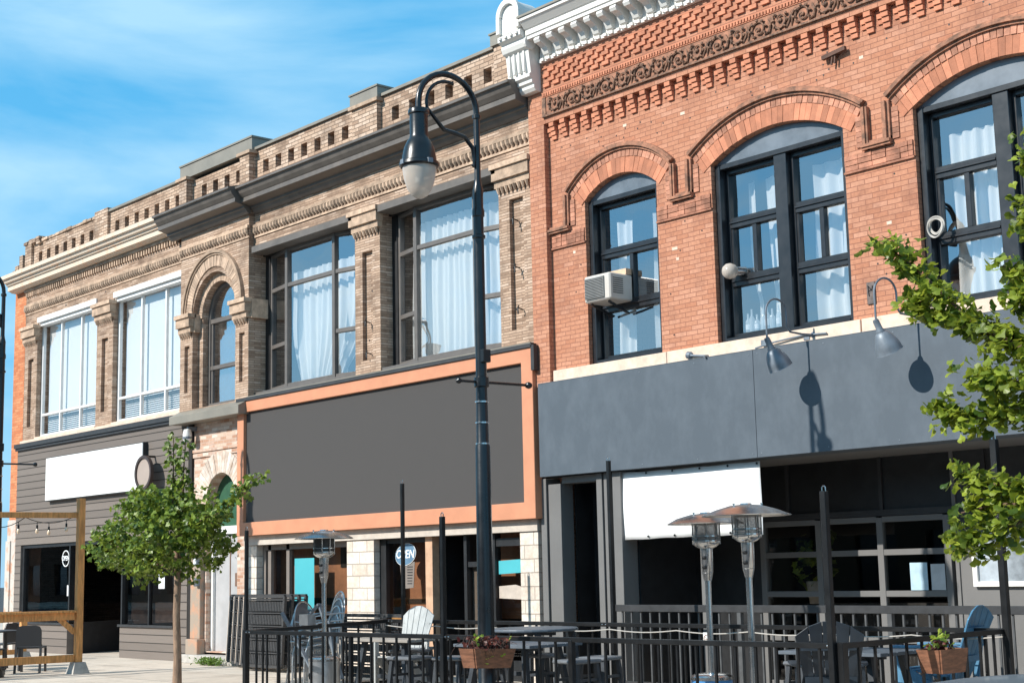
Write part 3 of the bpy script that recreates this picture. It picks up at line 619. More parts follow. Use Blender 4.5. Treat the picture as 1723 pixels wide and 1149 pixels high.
# --- arched side doorway
dw = MB(); dw.prism([(-10.3,.2),(-8.05,.2),(-8.05,4.9),(-10.3,4.9)], .0, .35, holes=[[(-9.78,.22),(-8.62,.22)] + arc(-9.2,3.05,.58,0,180,20)])
dw.build('doorway_wall', M['oldbrick'], T)
dv = MB(); voussoirs(dv, -9.2, 3.05, .58, 1.0, 12, 168, 23, -.03, .02); dv.build('doorway_arch_ring', mat('flaked_arch_brick', (.6,.43,.32), .9, island=.2, var=.2, alt=(.72,.65,.58), bump=.4), T)
dv = MB(); dv.box(-10.3,-8.3,-.04,.0,4.08,4.14); dv.box(-10.3,-8.06,-.03,.0,3.98,4.06); dv.build('doorway_string_course', M['oldbrick'], T)
dv = MB(); dv.box(-10.42,-10.3,-.05,.2,0,4.7); dv.build('dark_strip', M['dark'], T)  # plain dark strip between the siding and the doorway wall
dv = MB(); dv.hexa([(-10.25,-.18,0),(-9.8,-.18,0),(-9.8,.0,0),(-10.25,.0,0)],[(-10.25,-.18,.45),(-9.8,-.18,.45),(-9.8,.0,.45),(-10.25,.0,.45)]); dv.box(-10.22,-9.84,-.1,0,.45,2.75); dv.box(-10.26,-9.8,-.14,0,2.75,2.95)
dv.build('stone_doorpost', mat('worn_sandstone', (.42,.34,.27), .9, var=.2, alt=(.5,.27,.17), cov=(.5,.66), scale=4, bump=.5), T, bevel=.01)
dd = MB(); dd.box(-9.76,-8.64,.16,.2,.2,2.45); do = dd.build('side_door', M['greydoor'], T)
dd = MB(); dd.box(-9.15,-9.12,.15,.16,.2,2.4); dd.box(-8.95,-8.72,.15,.16,1.45,1.7); dd.build('mail_slot', mat('brown_plate', (.17,.1,.07), .6), do)
dd = MB(); dd.box(-9.78,-8.62,.1,.2,2.45,2.6); dd.box(-9.78,-9.7,.1,.16,.2,2.45); dd.build('door_frame', M['white'], do)
dd = MB(); dd.prism([(-9.78,2.6),(-8.62,2.6)] + arc(-9.2,3.05,.58,0,180,20), .2, .24); dd.build('tympanum_board', M['green'], T)
dd = MB(); dd.box(-10.3,-8.1,-.28,.2,0.0,.16); dd.build('door_step', M['concrete'], T, bevel=.01)
dd = MB()
for z, c_ in ((4.4,0),(4.2,1),(4.02,1),(3.9,0)): dd.box(-8.62,-8.4,-.025,.0,z,z+.15)
dd.build('glazed_tile', mat('green_blue_glazed_tile', (.05,.13,.1), .25, alt=(.06,.1,.16), scale=3), T)
# --- stone block shopfront under the sign
for xa, xb in ((-8.25,-7.9),(-4.98,-4.2),(-.5,-.1)): st = MB(); st.box(xa,xb,-.02,.3,0,2.2); st.build('stone_pier', M['stone'], T)
st = MB(); st.box(-8.3,-.08,-.05,.35,2.2,2.37); st.build('shopfront_beam', mat('cream_beam', (.52,.46,.4), .8, var=.1, bump=.2), T)
for xa, xb in ((-7.9,-4.98),(-4.2,-2.9)): st = MB(); st.box(xa,xb,-.02,.3,0,.52); st.build('stall_riser', M['stone'], T)
fr = MB()
for x in (-7.9,-7.72,-7.1): fr.box(x,x+.1,.12,.22,.55,2.2)
fr.box(-5.08,-4.98,.12,.22,.55,2.2); fr.box(-7.8,-5.08,.12,.22,2.1,2.2); fr.box(-7.8,-5.08,.12,.22,.55,.63)
fo = fr.build('shop_window', M['card'], T)
gq = MB(); gq.add([(-7.9,.18,.55),(-4.98,.18,.55),(-4.98,.18,2.2),(-7.9,.18,2.2)],[(0,1,2,3)]); gq.build('pane', M['shopglass'], fo)
fr = MB(); fr.box(-4.2,-4.02,.1,.26,.5,2.2); fr.box(-4.02,-2.9,.12,.2,2.12,2.2); fr.box(-4.02,-2.9,.12,.2,.5,.58)
fo = fr.build('shop_window', M['black'], T)
fr = MB(); fr.box(-2.9,-2.72,.06,.22,.0,2.2); fr.build('cedar_jamb', mat('pale_cedar', (.55,.34,.22), .6, var=.15), fo)
gq = MB(); gq.add([(-4.02,.17,.5),(-2.9,.17,.5),(-2.9,.17,2.2),(-4.02,.17,2.2)],[(0,1,2,3)]); gq.build('pane', M['shopglass'], fo)
fr = MB(); fr.box(-1.95,-1.88,.08,.2,0,2.2); fr.box(-1.88,-1.28,.1,.18,1.7,1.78); fr.box(-1.3,-1.2,.08,.2,0,2.2); fr.box(-1.2,-.5,.1,.18,2.0,2.12); fr.box(-.6,-.5,.1,.2,0,2.0); fr.box(-1.2,-.6,.1,.18,0,.3)
fo = fr.build('shop_window', M['black'], T)
gq = MB(); gq.add([(-1.9,.15,0),(-.5,.15,0),(-.5,.15,2.2),(-1.9,.15,2.2)],[(0,1,2,3)]); gq.build('pane', M['shopglass'], fo)
sl_ = MB(); sl_.box(-1.88,-1.3,.2,.24,0,1.7); sl_.build('door_leaf', M['card'], fo)
dk = MB(); dk.box(-2.72,-1.95,1.4,1.45,0,2.2); dk.box(-2.74,-2.72,.2,1.4,0,2.2); dk.box(-1.95,-1.93,.2,1.4,0,2.2); dk.build('doorway_recess', M['black'], T)
dk = MB(); dk.box(-8.2,-.4,3.2,3.3,0,2.4); dk.box(-8.2,-.4,.35,3.2,2.4,2.45); dk.box(-8.25,-8.2,.3,3.2,0,2.4); dk.box(-.4,-.35,.3,3.2,0,2.4); dk.build('shop_interior', M['brownroom'], T)
pt_ = MB(); pt_.box(-7.88,-5.0,.5,.55,.95,2.4); pt_.box(-4.0,-2.95,.5,.55,.95,2.4); pt_.box(-1.9,-.52,.5,.55,.9,2.4); pt_.build('brown_reflection_sheet', M['brownroom'], T)  # added brown sheet stands in for the building mirrored in the glass
pt_ = MB(); pt_.box(-7.88,-5.0,.485,.5,1.1,1.22); pt_.box(-5.9,-5.1,.485,.5,1.75,2.1); pt_.box(-4.0,-2.95,.485,.5,1.12,1.2); pt_.box(-3.4,-2.95,.485,.5,1.9,2.12); pt_.box(-1.9,-.52,.485,.5,1.7,1.78); pt_.build('dark_sheet_band', M['dark'], T)  # dark bands on the added brown sheet
cn = MB(); cn.box(-4.0,-2.9,.22,.48,.9,.95); cn.build('window_counter', M['wood'], T)
for x, z in ((-.47,6.95),(-.45,6.2),(-.4,5.55),(-4.36,5.9),(-4.33,5.35)):
    q = MB(); q.tube([(x,.06,z),(x,-.05,z+.02),(x+.02,-.06,z-.08)], .012, 6); q.tube([(x-.03,-.05,z-.01),(x+.03,-.05,z+.05)], .01, 6); q.build('iron_anchor', M['black'], T)
for x, z, rr in ((-4.3,6.45,.02),(-4.4,5.6,.015),(-.35,6.5,.012),(-14.35,8.0,.02),(-16.4,8.0,.025),(-14.3,6.0,.015)):
    q = MB(); q.lathe([(rr,0),(rr,.006)], (x,.0 if z > 7.5 else .07,z), 8, (0,-1,0)); q.build('bolt_hole', M['black'], T)
# --- things fixed to the tan building
t = thing('shop_sign', 'large blank grey shop sign in a terracotta orange frame', 'sign', (-4.16,-.2,2.37))
f = MB(); f.prism([(-8.36,2.375),(.03,2.375),(.03,4.9),(-8.36,4.9)], -.175, -.02, holes=[[(-8.13,2.62),(-.22,2.62),(-.22,4.69),(-8.13,4.69)]]); f.build('frame', M['orange'], t, bevel=.006)
f = MB(); f.box(-8.129,-.221,-.11,-.03,2.621,4.689); f.build('panel', M['panel'], t)
f = MB(); f.box(-8.37,.05,-.2,-.0,4.901,4.96); f.box(.031,.1,-.2,-.02,4.55,4.93); f.build('drip_flashing', M['darkgrey'], t)
t = thing('shop_sign', 'long blank white sign board on the grey siding', 'sign', (-14.5,-.1,3.45))
f = MB(); f.box(-16.88,-12.15,-.18,-.165,3.46,4.43); f.build('face', M['signwhite'], t)
f = MB(); f.box(-16.9,-12.13,-.165,-.062,3.44,4.45); f.build('case', M['darkgrey'], t)
t = thing('round_sign', 'round blank taupe sign in a dark ring beside the white board', 'sign', (-11.8,-.2,3.8))
f = MB(); f.lathe([(.3,0),(.36,.0),(.36,.07),(.3,.07)], (-11.82,-.34,3.78), 36, (0,1,0)); f.build('ring', mat('dark_brown_ring', (.06,.04,.035), .35), t, smooth=True)
f = MB(); f.lathe([(.302,0),(.302,.03)], (-11.82,-.31,3.78), 36, (0,1,0)); f.build('face', M['taupe'], t)
f = MB(); f.box(-11.84,-11.80,-.31,-.06,4.1,4.14); f.build('bracket', M['blackmetal'], t)
t = thing('flood_light', 'small white security light under the metal door canopy', 'light', (-10.2,-.2,4.5))
f = MB(); f.lathe([(.0,.26),(.07,.24),(.09,.14),(.09,.05),(.06,0),(0,-.01)], (-10.22,-.2,4.3), 16); f.build('housing', M['white'], t, smooth=True)
f = MB(); f.lathe([(.092,.05),(.095,.08),(.092,.1)], (-10.22,-.2,4.3), 16); f.build('band', M['galv'], t)
f = MB(); f.box(-10.25,-10.19,-.2,-.0,4.52,4.6); f.build('bracket', M['galv'], t)
# ================================================================ RED BUILDING
R_ = thing('brick_building', 'red brick building with round-headed windows, white bracketed cornice and blue-grey shopfront band', 'building', (6, 3, 0))
RX1 = 12.4
WN = [(1.07, 2.5, .265), (3.5, 5.65, .30), (6.65, 8.8, .30), (9.8, 11.23, .265)]
SP, BOT = 6.93, 4.52
def seg(x0, x1, z, rise, grow=0.0, n=24):
    xc = (x0+x1)/2; h = (x1-x0)/2; r = (h*h+rise*rise)/(2*rise); cz = z+rise-r; a = math.degrees(math.asin(h/r))
    return xc, cz, r, a
w = MB()
holes = []
for x0, x1, rs in WN:
    xc, cz, r, a = seg(x0, x1, SP, rs)
    holes.append([(x0,BOT),(x1,BOT)] + arc(xc, cz, r, 90-a, 90+a, 20))
w.prism([(.34,4.3),(11.95,4.3),(11.95,8.26),(.34,8.26)], .0, .32, holes=holes)
w.box(.0, .34, -.1, .32, 4.3, 8.26); w.box(11.95, RX1, -.1, .32, 4.3, 8.26)
w.box(.0, RX1, -.1, .32, 8.26, 9.35)
w.build('upper_wall', M['red'], R_)
b = MB(); b.box(0, RX1, 8.7, 9, 0, 10.0); b.box(0, .25, .32, 8.7, 0, 10.0); b.box(RX1-.25, RX1, .32, 8.7, 0, 10.0); b.box(.25, RX1-.25, .1, .32, 9.35, 10.0); b.build('shell_wall', M['red'], R_)
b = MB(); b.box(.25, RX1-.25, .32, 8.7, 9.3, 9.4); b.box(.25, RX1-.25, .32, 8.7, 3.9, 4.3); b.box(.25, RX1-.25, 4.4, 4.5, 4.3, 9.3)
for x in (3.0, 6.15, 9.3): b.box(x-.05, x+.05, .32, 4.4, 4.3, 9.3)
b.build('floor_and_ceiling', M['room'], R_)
# arches, hoods
M['header'] = mat('rubbed_header_brick', (.46,.215,.14), .9, island=.28, var=.3, bump=.6)
hx = [(.67, 2.89), (3.09, 6.05), (6.26, 9.2), (9.4, 11.65)]
for (x0, x1, rs), (ha, hb_) in zip(WN, hx):
    v = MB(); rw = MB(); h = MB()
    xc, cz, r, a = seg(x0, x1, SP, rs)
    voussoirs(v, xc, cz, r+.002, r+.25, 90+a+4, 90-a-4, int((x1-x0)/.078)+3, -.012, .03, .004)
    # rowlock of headers and moulded hood outside it
    xc2, cz2, r2, a2 = seg(ha+.1, hb_-.1, 7.1, .43 if x1-x0 < 2 else .46)
    voussoirs(rw, xc2, cz2, r2-.105, r2, 90+a2, 90-a2, int((hb_-ha)/.085), -.02, .03, .01)
    for k0, k1, d in ((0,.035,.05),(.035,.07,.085),(.07,.1,.065)):
        ringband(h, xc2, cz2, r2+k0, r2+k1, 90-a2, 90+a2, 26, -d, .03)
        zl = 7.09
        h.box(ha+.1-k1, ha+.1-k0, -d, .03, 6.66-k1, zl); h.box(hb_-.1+k0, hb_-.1+k1, -d, .03, 6.66-k1, zl)
    z = 6.62
    while z < 7.0:
        rw.box(ha+.1, ha+.2, -.018, .03, z, z+.06); rw.box(hb_-.2, hb_-.1, -.018, .03, z, z+.06); z += .0655
    h.build('arch_hood', M['terra'], R_); v.build('arch_ring', M['redvous'], R_); rw.build('arch_header_course', M['header'], R_)
# horizontal returns of the hood between windows
xs = [(.345, hx[0][0])] + [(hx[i][1], hx[i+1][0]) for i in range(3)] + [(hx[3][1], 11.94)]
for i, (a, b_) in enumerate(xs):
    h = MB()
    for k0, k1, d in ((0,.035,.05),(.035,.07,.085),(.07,.1,.065)):
        a2, b2 = (a - (.1 if i else 0) + k0*0, b_ + (.1 if i < 4 else 0)); h.box(a2, b2, -d-.001, .03, 6.66-k1, 6.66-k0)
    h.build('hood_return', M['terra'], R_)
# patterned band blocks at impost level and string line
random.seed(21)
M['band'] = mat('rough_band_brick', (.4,.18,.115), .92, island=.25, var=.35, bump=.8, bscale=40)
for a, b_ in ((.345,1.07),(2.5,3.5),(5.65,6.65),(8.8,9.8),(11.23,11.95)):
    bd = MB(); x = a+.01
    while x < b_-.03:
        ww = min(random.choice((.11,.2,.2)), b_-.01-x)
        for z in (6.36, 6.425, 6.49):
            bd.box(x, x+ww-.008, -.012-random.uniform(0,.014), .01, z, z+.058)
        x += ww
    bd.box(a, b_, -.03, .01, 6.325, 6.35); bd.build('impost_band', M['band'], R_)
# corbel table
x = .42; P = .236
while x < 11.9:
    cb = MB()
    for k in range(4):
        z = 8.255 - (k+1)*.0655; d = .092 - k*.02
        cb.box(x+.02, x+.12, -d, .01, z+.006, z+.0655)
        if k in (1, 2): cb.box(x-.06, x+.02, -d+.03, .01, z+.006, z+.0655)
    cb.build('corbel', M['redplain'], R_); x += P
# frieze: recessed scrollwork
fz = MB(); fz.box(.36, RX1-.4, -.115, -.1, 8.37, 8.655); fz.build('frieze_ground', M['terra'], R_)
fz = MB(); random.seed(4)
fz.box(.34, RX1-.4, -.14, -.1, 8.35, 8.375); fz.box(.34, .42, -.13, -.1, 8.375, 8.65)
x = .62; i = 0
while x < 11.8:
    s_ = 1 if i % 2 == 0 else -1; zc = 8.51 + .012*s_
    pts = []; rr = []
    for k in range(22):
        t = k/21; a = s_*(2.6 + t*8.2); r = .115*(1-t)**.8 + .012
        pts.append((x + r*cos(a), -.125 - .02*t, zc + r*sin(a))); rr.append(.017*(1-.45*t))
    fz.tube(pts, rr, 5)
    for k in range(7):                                                       # acanthus lobes thrown off the scroll
        a = s_*(2.2 + k*.75); p = Vector((x + .1*cos(a), -.125, zc + .1*sin(a))); q = p + Vector((.05*cos(a+.7*s_), -.02, .05*sin(a+.7*s_)))
        q.z = min(max(q.z, 8.385), 8.64); fz.tube([p, (p+q)/2 + Vector((0,-.012,0)), q], [.012, .022, .005], 5)
    fz.tube([(x+.09,-.12,8.4),(x+.17,-.135,8.47+.05*s_),(x+.24,-.12,8.62)], [.012,.018,.008], 5)
    fz.tube([(x+.17,-.12,8.4),(x+.2,-.14,8.5),(x+.15,-.12,8.6)], [.01,.016,.006], 5)
    fz.lathe([(0,.03),(.022,.02),(.03,0)], (x,-.12,zc), 8, (0,-1,0))
    x += .355; i += 1
fz.build('frieze_scroll', mat('sooty_terracotta_relief', (.13,.09,.07), .85, var=.5, scale=14, alt=(.36,.19,.12), bump=.4, bscale=40), R_)
bd = MB(); x = .36
while x < 11.9: bd.box(x, x+.034, -.135, -.1, 8.67, 8.715); x += .052
bd.box(.34, RX1-.4, -.125, -.1, 8.655, 8.668); bd.box(.34, RX1-.4, -.13, -.1, 8.717, 8.735); bd.build('bead_course', M['redplain'], R_)
# diaper band of projecting bricks
dp = MB()
for r_i in range(4):
    z = 8.80 + r_i*.075; x = .38 + (.105 if r_i % 2 else 0)
    while x < 11.8: dp.box(x, x+.135, -.133, -.1, z+.012, z+.066); x += .21
dp.box(.34, RX1-.4, -.12, -.1, 9.1, 9.12); dp.build('diaper_band', M['redplain'], R_)
# white cornice
c = MB()
Pc = [(-.1,9.2),(-.16,9.2),(-.16,9.255),(-.13,9.26),(-.13,9.3),(-.12,9.5),(-.4,9.52),(-.4,9.57),(-.42,9.58),(-.42,9.66),(-.44,9.67),(-.47,9.70),(-.53,9.76),(-.55,9.77),(-.55,9.82),(.1,9.88),(.1,9.2)]
profile(c, Pc, .33, RX1)
c.build('cornice', M['whitecorn'], R_)
c = MB(); c.prism([(-.57,9.821),(-.57,9.855),(.3,9.93),(.3,9.886)], .3, RX1, 'x'); c.build('cornice_flashing', M['greymetal'], R_)
x = .48
while x < RX1-.2:
    c = MB()
    pr = [(-.125,9.5),(-.38,9.515),(-.395,9.47),(-.37,9.43),(-.3,9.41),(-.25,9.38),(-.225,9.33),(-.2,9.285),(-.165,9.27),(-.125,9.3)]
    c.prism(pr, x, x+.12, 'x'); c.prism([(-.12,9.215),(-.185,9.22),(-.185,9.255),(-.12,9.255)], x+.01, x+.11, 'x')
    c.build('console', M['whitecorn'], R_); x += .268
c = MB(); x = .4
while x < RX1-.1: c.box(x, x+.06, -.19, -.16, 9.205, 9.25); x += .134
c.build('cornice_dentil', M['whitecorn'], R_)
# big end bracket
e = MB()
x0, x1 = -.22, .3
e.prism([(-.02,8.78),(-.2,8.78),(-.24,8.83),(-.24,8.88),(-.28,8.9),(-.28,8.95),(-.33,8.98),(-.33,9.03),(-.3,9.05),(-.34,9.4),(-.40,9.43),(-.43,9.5),(-.42,9.56),(-.5,9.6),(-.5,9.68),(-.46,9.7),(-.02,9.7)], x0, x1, 'x')
for i in range(4): e.box(x0+.07+i*.11, x0+.11+i*.11, -.36, -.3, 9.07, 9.4)
for i in range(4): e.box(x0+.05+i*.125, x0+.1+i*.125, -.53, -.5, 9.62, 9.66)
e.prism([(x0+.03,9.7),(x1-.03,9.7)] + arc((x0+x1)/2, 9.98, (x1-x0)/2-.03, 0, 180, 14), -.48, -.1)
ringband(e, (x0+x1)/2, 9.98, .17, (x1-x0)/2-.0, 0, 180, 14, -.53, -.47)
e.box(x0, x0+.08, -.53, -.47, 9.72, 9.98); e.box(x1-.08, x1, -.53, -.47, 9.72, 9.98)
e.lathe([(.11,0),(.11,.04)], (x1,-.33,9.5), 16, (1,0,0))
e.build('cornice_end_bracket', M['whitecorn'], R_, bevel=.004)
# stone sill band
s = MB(); x = .36
for a, b_ in ((.36,2.62),(2.63,5.78),(5.80,9.0),(9.01,11.94)): s.box(a, b_, -.06, .3, 4.34, 4.515)
s.build('stone_sill', M['sill'], R_, bevel=.006)
# windows
def redwin(x0, x1, rs, halves, ac=False):
    xc, cz, r, a = seg(x0, x1, SP, rs); fo = MB()
    fo.prism([(x0+.003,SP),(x1-.003,SP)] + arc(xc, cz, r-.003, 90-a, 90+a, 20), .1, .16)
    tp = fo.build('arched_head_panel', M['galvblue'], R_)
    f = MB()
    f.box(x0+.003, x0+.09, .07, .3, BOT, SP-.002); f.box(x1-.09, x1-.003, .07, .3, BOT, SP-.002); f.box(x0+.09, x1-.09, .08, .3, SP-.07, SP-.002)
    f.box(x0+.09, x1-.09, .06, .3, BOT, BOT+.06)
    xs = [x0+.09] + ([xc-.1, xc+.1] if halves == 2 else []) + [x1-.09]
    if halves == 2: f.box(xc-.1, xc+.1, .1, .3, BOT+.06, SP-.07)
    g_ = MB()
    for i in range(0, len(xs), 2):
        a0, a1 = xs[i], xs[i+1]
        f.box(a0, a0+.045, .19, .28, BOT+.06, SP-.07); f.box(a1-.045, a1, .19, .28, BOT+.06, SP-.07)
        for z0, z1 in ((BOT+.06, BOT+.12),(5.27,5.42),(6.06,6.2),(SP-.13,SP-.07)): f.box(a0+.045, a1-.045, .185, .28, z0, z1)
        for z in (5.33, 6.12): f.box(a0+.045, a1-.045, .165, .185, z, z+.03)
        m_ = (a0+a1)/2; f.box(m_-.035, m_+.035, .195, .28, 5.42, 6.06)
        f.box(a0+.045, a0+.085, .2, .27, 5.42, 6.06)
        g_.add([(a0+.02,.245,BOT+.08),(a1-.02,.245,BOT+.08),(a1-.02,.245,SP-.09),(a0+.02,.245,SP-.09)], [(0,1,2,3)])
    fo = f.build('window', M['blackframe'], R_, bevel=.005); g_.build('pane', M['glass'], fo)
    return fo
M['galvblue'] = mat('blue_grey_gloss_panel', (.13,.155,.185), .35, var=.18, scale=3, coat=.3)
redwin(*WN[0], 1); redwin(*WN[1], 2); redwin(*WN[2], 2); redwin(*WN[3], 1)
curtain('net_curtain', 'white curtain behind the single arched window with the air conditioner', [[(1.3,.42),(1.62,.42)],[(2.05,.42),(2.38,.42)]], 4.55, 6.62, .05, .16)
curtain('net_curtain', 'white curtain behind the double arched window with the bottles', [[(3.7,.5),(3.86,.5)],[(4.02,.5),(4.42,.5)],[(4.82,.5),(5.5,.5)]], 4.6, 6.72, .055, .27, (4.7, 5.0, .12))
curtain('net_curtain', 'bright white curtain strung on a line in the arched window behind the near tree', [(6.86,.42),(8.7,.42)], 4.55, 6.62, .045, .14)
curtain('net_curtain', 'white curtain in the far right arched window', [(9.9,.42),(11.1,.42)], 4.55, 6.6, .045, .17)
# fascia
f = MB()
for xa, xb in ((.13,4.195),(4.203,8.3),(8.308,RX1)): f = MB(); f.box(xa, xb, -.16, .25, 2.97, 4.335); f.build('fascia_band', M['fascia'], R_)
f = MB()
for x in (.2,1.2,2.2,3.2,4.13,4.27,5.3,6.3,7.3,8.2):
    for z in (3.02,4.28): f.lathe([(.009,0),(.007,.004),(0,.005)], (x,-.16,z), 8, (0,-1,0))
f.build('screw_head', M['galv'], R_)
f = MB(); f.box(.13, RX1, -.165, -.05, 4.3355, 4.3395); f.build('fascia_cap', M['galv'], R_)
f = MB(); f.box(.3, RX1-.25, .25, 1.4, 2.97, 3.05); f.build('soffit', M['greypaint'], R_)
# shopfront, set back under the fascia
p = MB(); p.box(.0,.12,-.04,.25,0,2.95); p.box(.16,.42,-.03,.22,0,2.86); p.box(1.16,1.27,-.03,.25,0,2.96); p.box(1.3,1.44,-.02,.25,0,2.96); p.box(1.5,1.66,-.05,.25,0,2.96); p.box(.42,1.16,.0,.25,2.86,2.96)
p.build('shopfront_post', M['greypaint'], R_, bevel=.004)
d = MB(); d.box(.42,1.16,.6,.64,0,2.96); d.box(.42,.44,.25,.6,0,2.96); d.box(1.44,1.5,.02,.25,0,2.96); d.build('door_recess', M['black'], R_)
d = MB(); d.box(1.66,1.7,.25,1.4,0,2.97); d.box(1.7,2.95,1.4,1.48,0,2.97); d.box(2.95,5.95,1.4,1.48,2.22,2.97); d.build('black_panelling', M['black'], R_)
d = MB(); d.box(5.95,RX1-.25,1.4,1.48,0,2.0); d.box(5.95,6.0,1.38,1.4,0,2.97); d.build('grey_panelling', M['greypaint'], R_)
d = MB(); d.box(6.0,RX1-.25,1.4,1.48,2.0,2.97); d.box(3.4,3.45,1.37,1.4,2.3,2.97); d.box(4.9,4.95,1.37,1.4,2.3,2.97); d.box(2.95,6.0,1.36,1.4,2.22,2.3); d.box(6.4,6.44,1.37,1.4,2.0,2.97); d.build('shaded_upper_panelling', M['darkgrey'], R_)  # darker grey puts the shade cast by the fascia into the wall
d = MB(); d.box(2.86,2.93,.2,.28,0,2.96); d.build('soffit_post', M['greypaint'], R_)
# glazed roll-up door
f = MB()
for x in (2.95, 3.9, 4.87, 5.85): f.box(x-.045, x+.045, 1.38, 1.46, 0.02, 2.2)
for z in (.02,.62,1.2,1.72,2.14): 
    for a, b_ in ((2.995,3.855),(3.945,4.825),(4.915,5.805)): f.box(a, b_, 1.385, 1.455, z, z+.075)
fo = f.build('rollup_door', M['greypaint'], R_, bevel=.003)
gq = MB(); gq.add([(2.95,1.42,.1),(5.85,1.42,.1),(5.85,1.42,2.2),(2.95,1.42,2.2)],[(0,1,2,3)]); gq.build('pane', M['shopglass'], fo)
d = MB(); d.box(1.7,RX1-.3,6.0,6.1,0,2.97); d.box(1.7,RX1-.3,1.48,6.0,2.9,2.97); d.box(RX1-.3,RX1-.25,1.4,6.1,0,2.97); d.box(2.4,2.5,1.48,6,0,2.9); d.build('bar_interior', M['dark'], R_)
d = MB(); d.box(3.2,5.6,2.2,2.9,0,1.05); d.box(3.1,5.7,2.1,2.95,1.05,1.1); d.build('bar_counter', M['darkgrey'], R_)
f = MB(); f.prism([(6.2,1.32),(7.7,1.32),(7.7,1.95),(6.2,1.95)], 1.34, 1.4, holes=[[(6.26,1.38),(7.64,1.38),(7.64,1.89),(6.26,1.89)]]); fo = f.build('window', M['white'], R_)
f = MB(); f.box(6.26,7.64,1.38,1.395,1.38,1.89); f.build('pane', mat('dusty_glass', (.3,.34,.38), .15, var=.5, scale=2, coat=.5), fo)
# things fixed to the red building
t = thing('banner', 'white vinyl banner hung between the shopfront posts under the blue-grey band', 'banner', (2.83,-.02,2.02))
q = MB(); n = 24; m_ = 10; vs = []; fs = []
for j in range(m_+1):
    for i in range(n+1):
        u = i/n; v_ = j/m_; vs.append((1.6+u*(4.1-1.6), -.0 - .012*sin(u*9+v_*3)*sin(v_*pi) - .02*v_*(1-v_), 2.94-v_*(.93) + .012*sin(u*pi)*(1-2*v_)*-1 + .004*sin(u*25)))
for j in range(m_):
    for i in range(n): fs.append((j*(n+1)+i, (j+1)*(n+1)+i, (j+1)*(n+1)+i+1, j*(n+1)+i+1))
q.add(vs, fs); o = q.build('sheet', M['banner'], t, smooth=True, auto=False); sm = o.modifiers.new('t','SOLIDIFY'); sm.thickness = .004
q = MB()
for i in range(6):
    for z in (2.05, 2.91): q.lathe([(.016,0),(.016,.006)], (1.64+i*.485, -.015, z), 8, (0,-1,0))
q.build('eyelet', M['blackmetal'], t)
def gooseneck(name, label, xm, xl):
    t = thing(name, label, 'wall lamp', (xm, -.06, 4.42), 'gooseneck lamps above the blue-grey band')
    yl = -.16-.57
    d_ = Vector((xl-xm, yl+.06, 0)); n_ = 18; pts = [(xm,-.06,4.42), (xm+d_.x*.25, -.06+d_.y*.25, 4.42), (xm+d_.x*.5, -.06+d_.y*.5, 4.44)]
    p0 = Vector((xm+d_.x*.56, -.06+d_.y*.56, 4.5)); 
    u = d_.normalized(); rad = (Vector((xl,yl,0)) - Vector((p0.x,p0.y,0))).length/2; cen = Vector((p0.x,p0.y,4.66)) + u*rad
    pts.append(p0)
    for k in range(n_+1):
        a = pi - pi*k/n_; pts.append(cen + u*rad*cos(a) + Vector((0,0,rad*1.15*sin(a))))
    pts.append((xl,yl,4.3))
    q = MB(); q.tube(pts, .013, 8); q.build('arm', M['galv'], t, smooth=True)
    q = MB(); q.lathe([(.055,0),(.055,.03),(.03,.045),(.0,.045)], (xm,-.02,4.42), 16, (0,-1,0)); q.box(xm-.14,xm-.05,-.07,-.055,4.37,4.43); q.build('wall_mount', M['galv'], t, smooth=True)
    # shade tilts forward
    ax = Vector((.12,.46,-.9)).normalized()
    q = MB(); q.lathe([(.03,-.02),(.036,.0),(.038,.1),(.05,.115),(.05,.135),(.075,.15),(.1,.19),(.135,.27),(.148,.33),(.152,.37),(.158,.385),(.15,.385),(.14,.33),(.09,.2),(.0,.16)], (xl,yl,4.33), 28, ax); q.build('shade', M['galv'], t, smooth=True)
    return t
gooseneck('gooseneck_lamp', 'grey gooseneck lamp under the double window with bottles', 5.08, 4.9)
gooseneck('gooseneck_lamp', 'grey gooseneck lamp between the double window and the near tree', 6.68, 6.47)
t = thing('air_conditioner', 'boxy white window air conditioner in the single arched window', 'air conditioner', (1.53,-.05,5.35))
q = MB(); q.box(1.27,1.79,-.26,.2,5.36,5.74); q.build('case', mat('dirty_white_plastic', (.66,.64,.6), .5, var=.15, alt=(.55,.5,.45), scale=4), t, bevel=.02)
q = MB(); q.box(1.31,1.68,-.285,-.262,5.40,5.70); q.build('grille_panel', mat('warm_grey_grille', (.3,.3,.29), .5), t)
q = MB()
for i in range(13): q.box(1.315,1.675,-.292,-.285,5.41+i*.022,5.418+i*.022)
for i in range(8): q.box(1.79,1.794,-.2,.0,5.45+i*.03,5.462+i*.03)
q.build('louvre', M['darkgrey'], t)
q = MB(); q.bar((1.35,-.2,5.34),(1.4,.2,5.2),.03,.03); q.bar((1.7,-.2,5.34),(1.7,.2,5.2),.03,.03); q.build('support_bracket', M['blackframe'], t)
t = thing('timber_board', 'pale board wedged above the air conditioner', 'board', (1.6,.1,5.75)); q = MB(); q.box(1.25,1.78,.08,.2,5.745,5.83); q.build('board', mat('raw_pine', (.62,.42,.28), .7), t)
t = thing('exhaust_vent', 'clear round globe vent on the left edge of the double arched window', 'vent', (3.78,.05,5.45))
q = MB(); q.lathe([(.0,.0),(.06,.01),(.095,.05),(.105,.1),(.09,.16),(.06,.19),(.06,.24)], (3.7,-.08,5.45), 20, (.5,1,0)); q.build('globe', M['globe'], t, smooth=True)
q = MB(); q.lathe([(.062,.19),(.062,.32)], (3.7,-.08,5.45), 16, (.5,1,0)); q.build('collar', M['steel'], t, smooth=True)
t = thing('cable_coil', 'coil of white cable hanging at the arched window beside the near tree', 'cable', (6.85,.05,5.5))
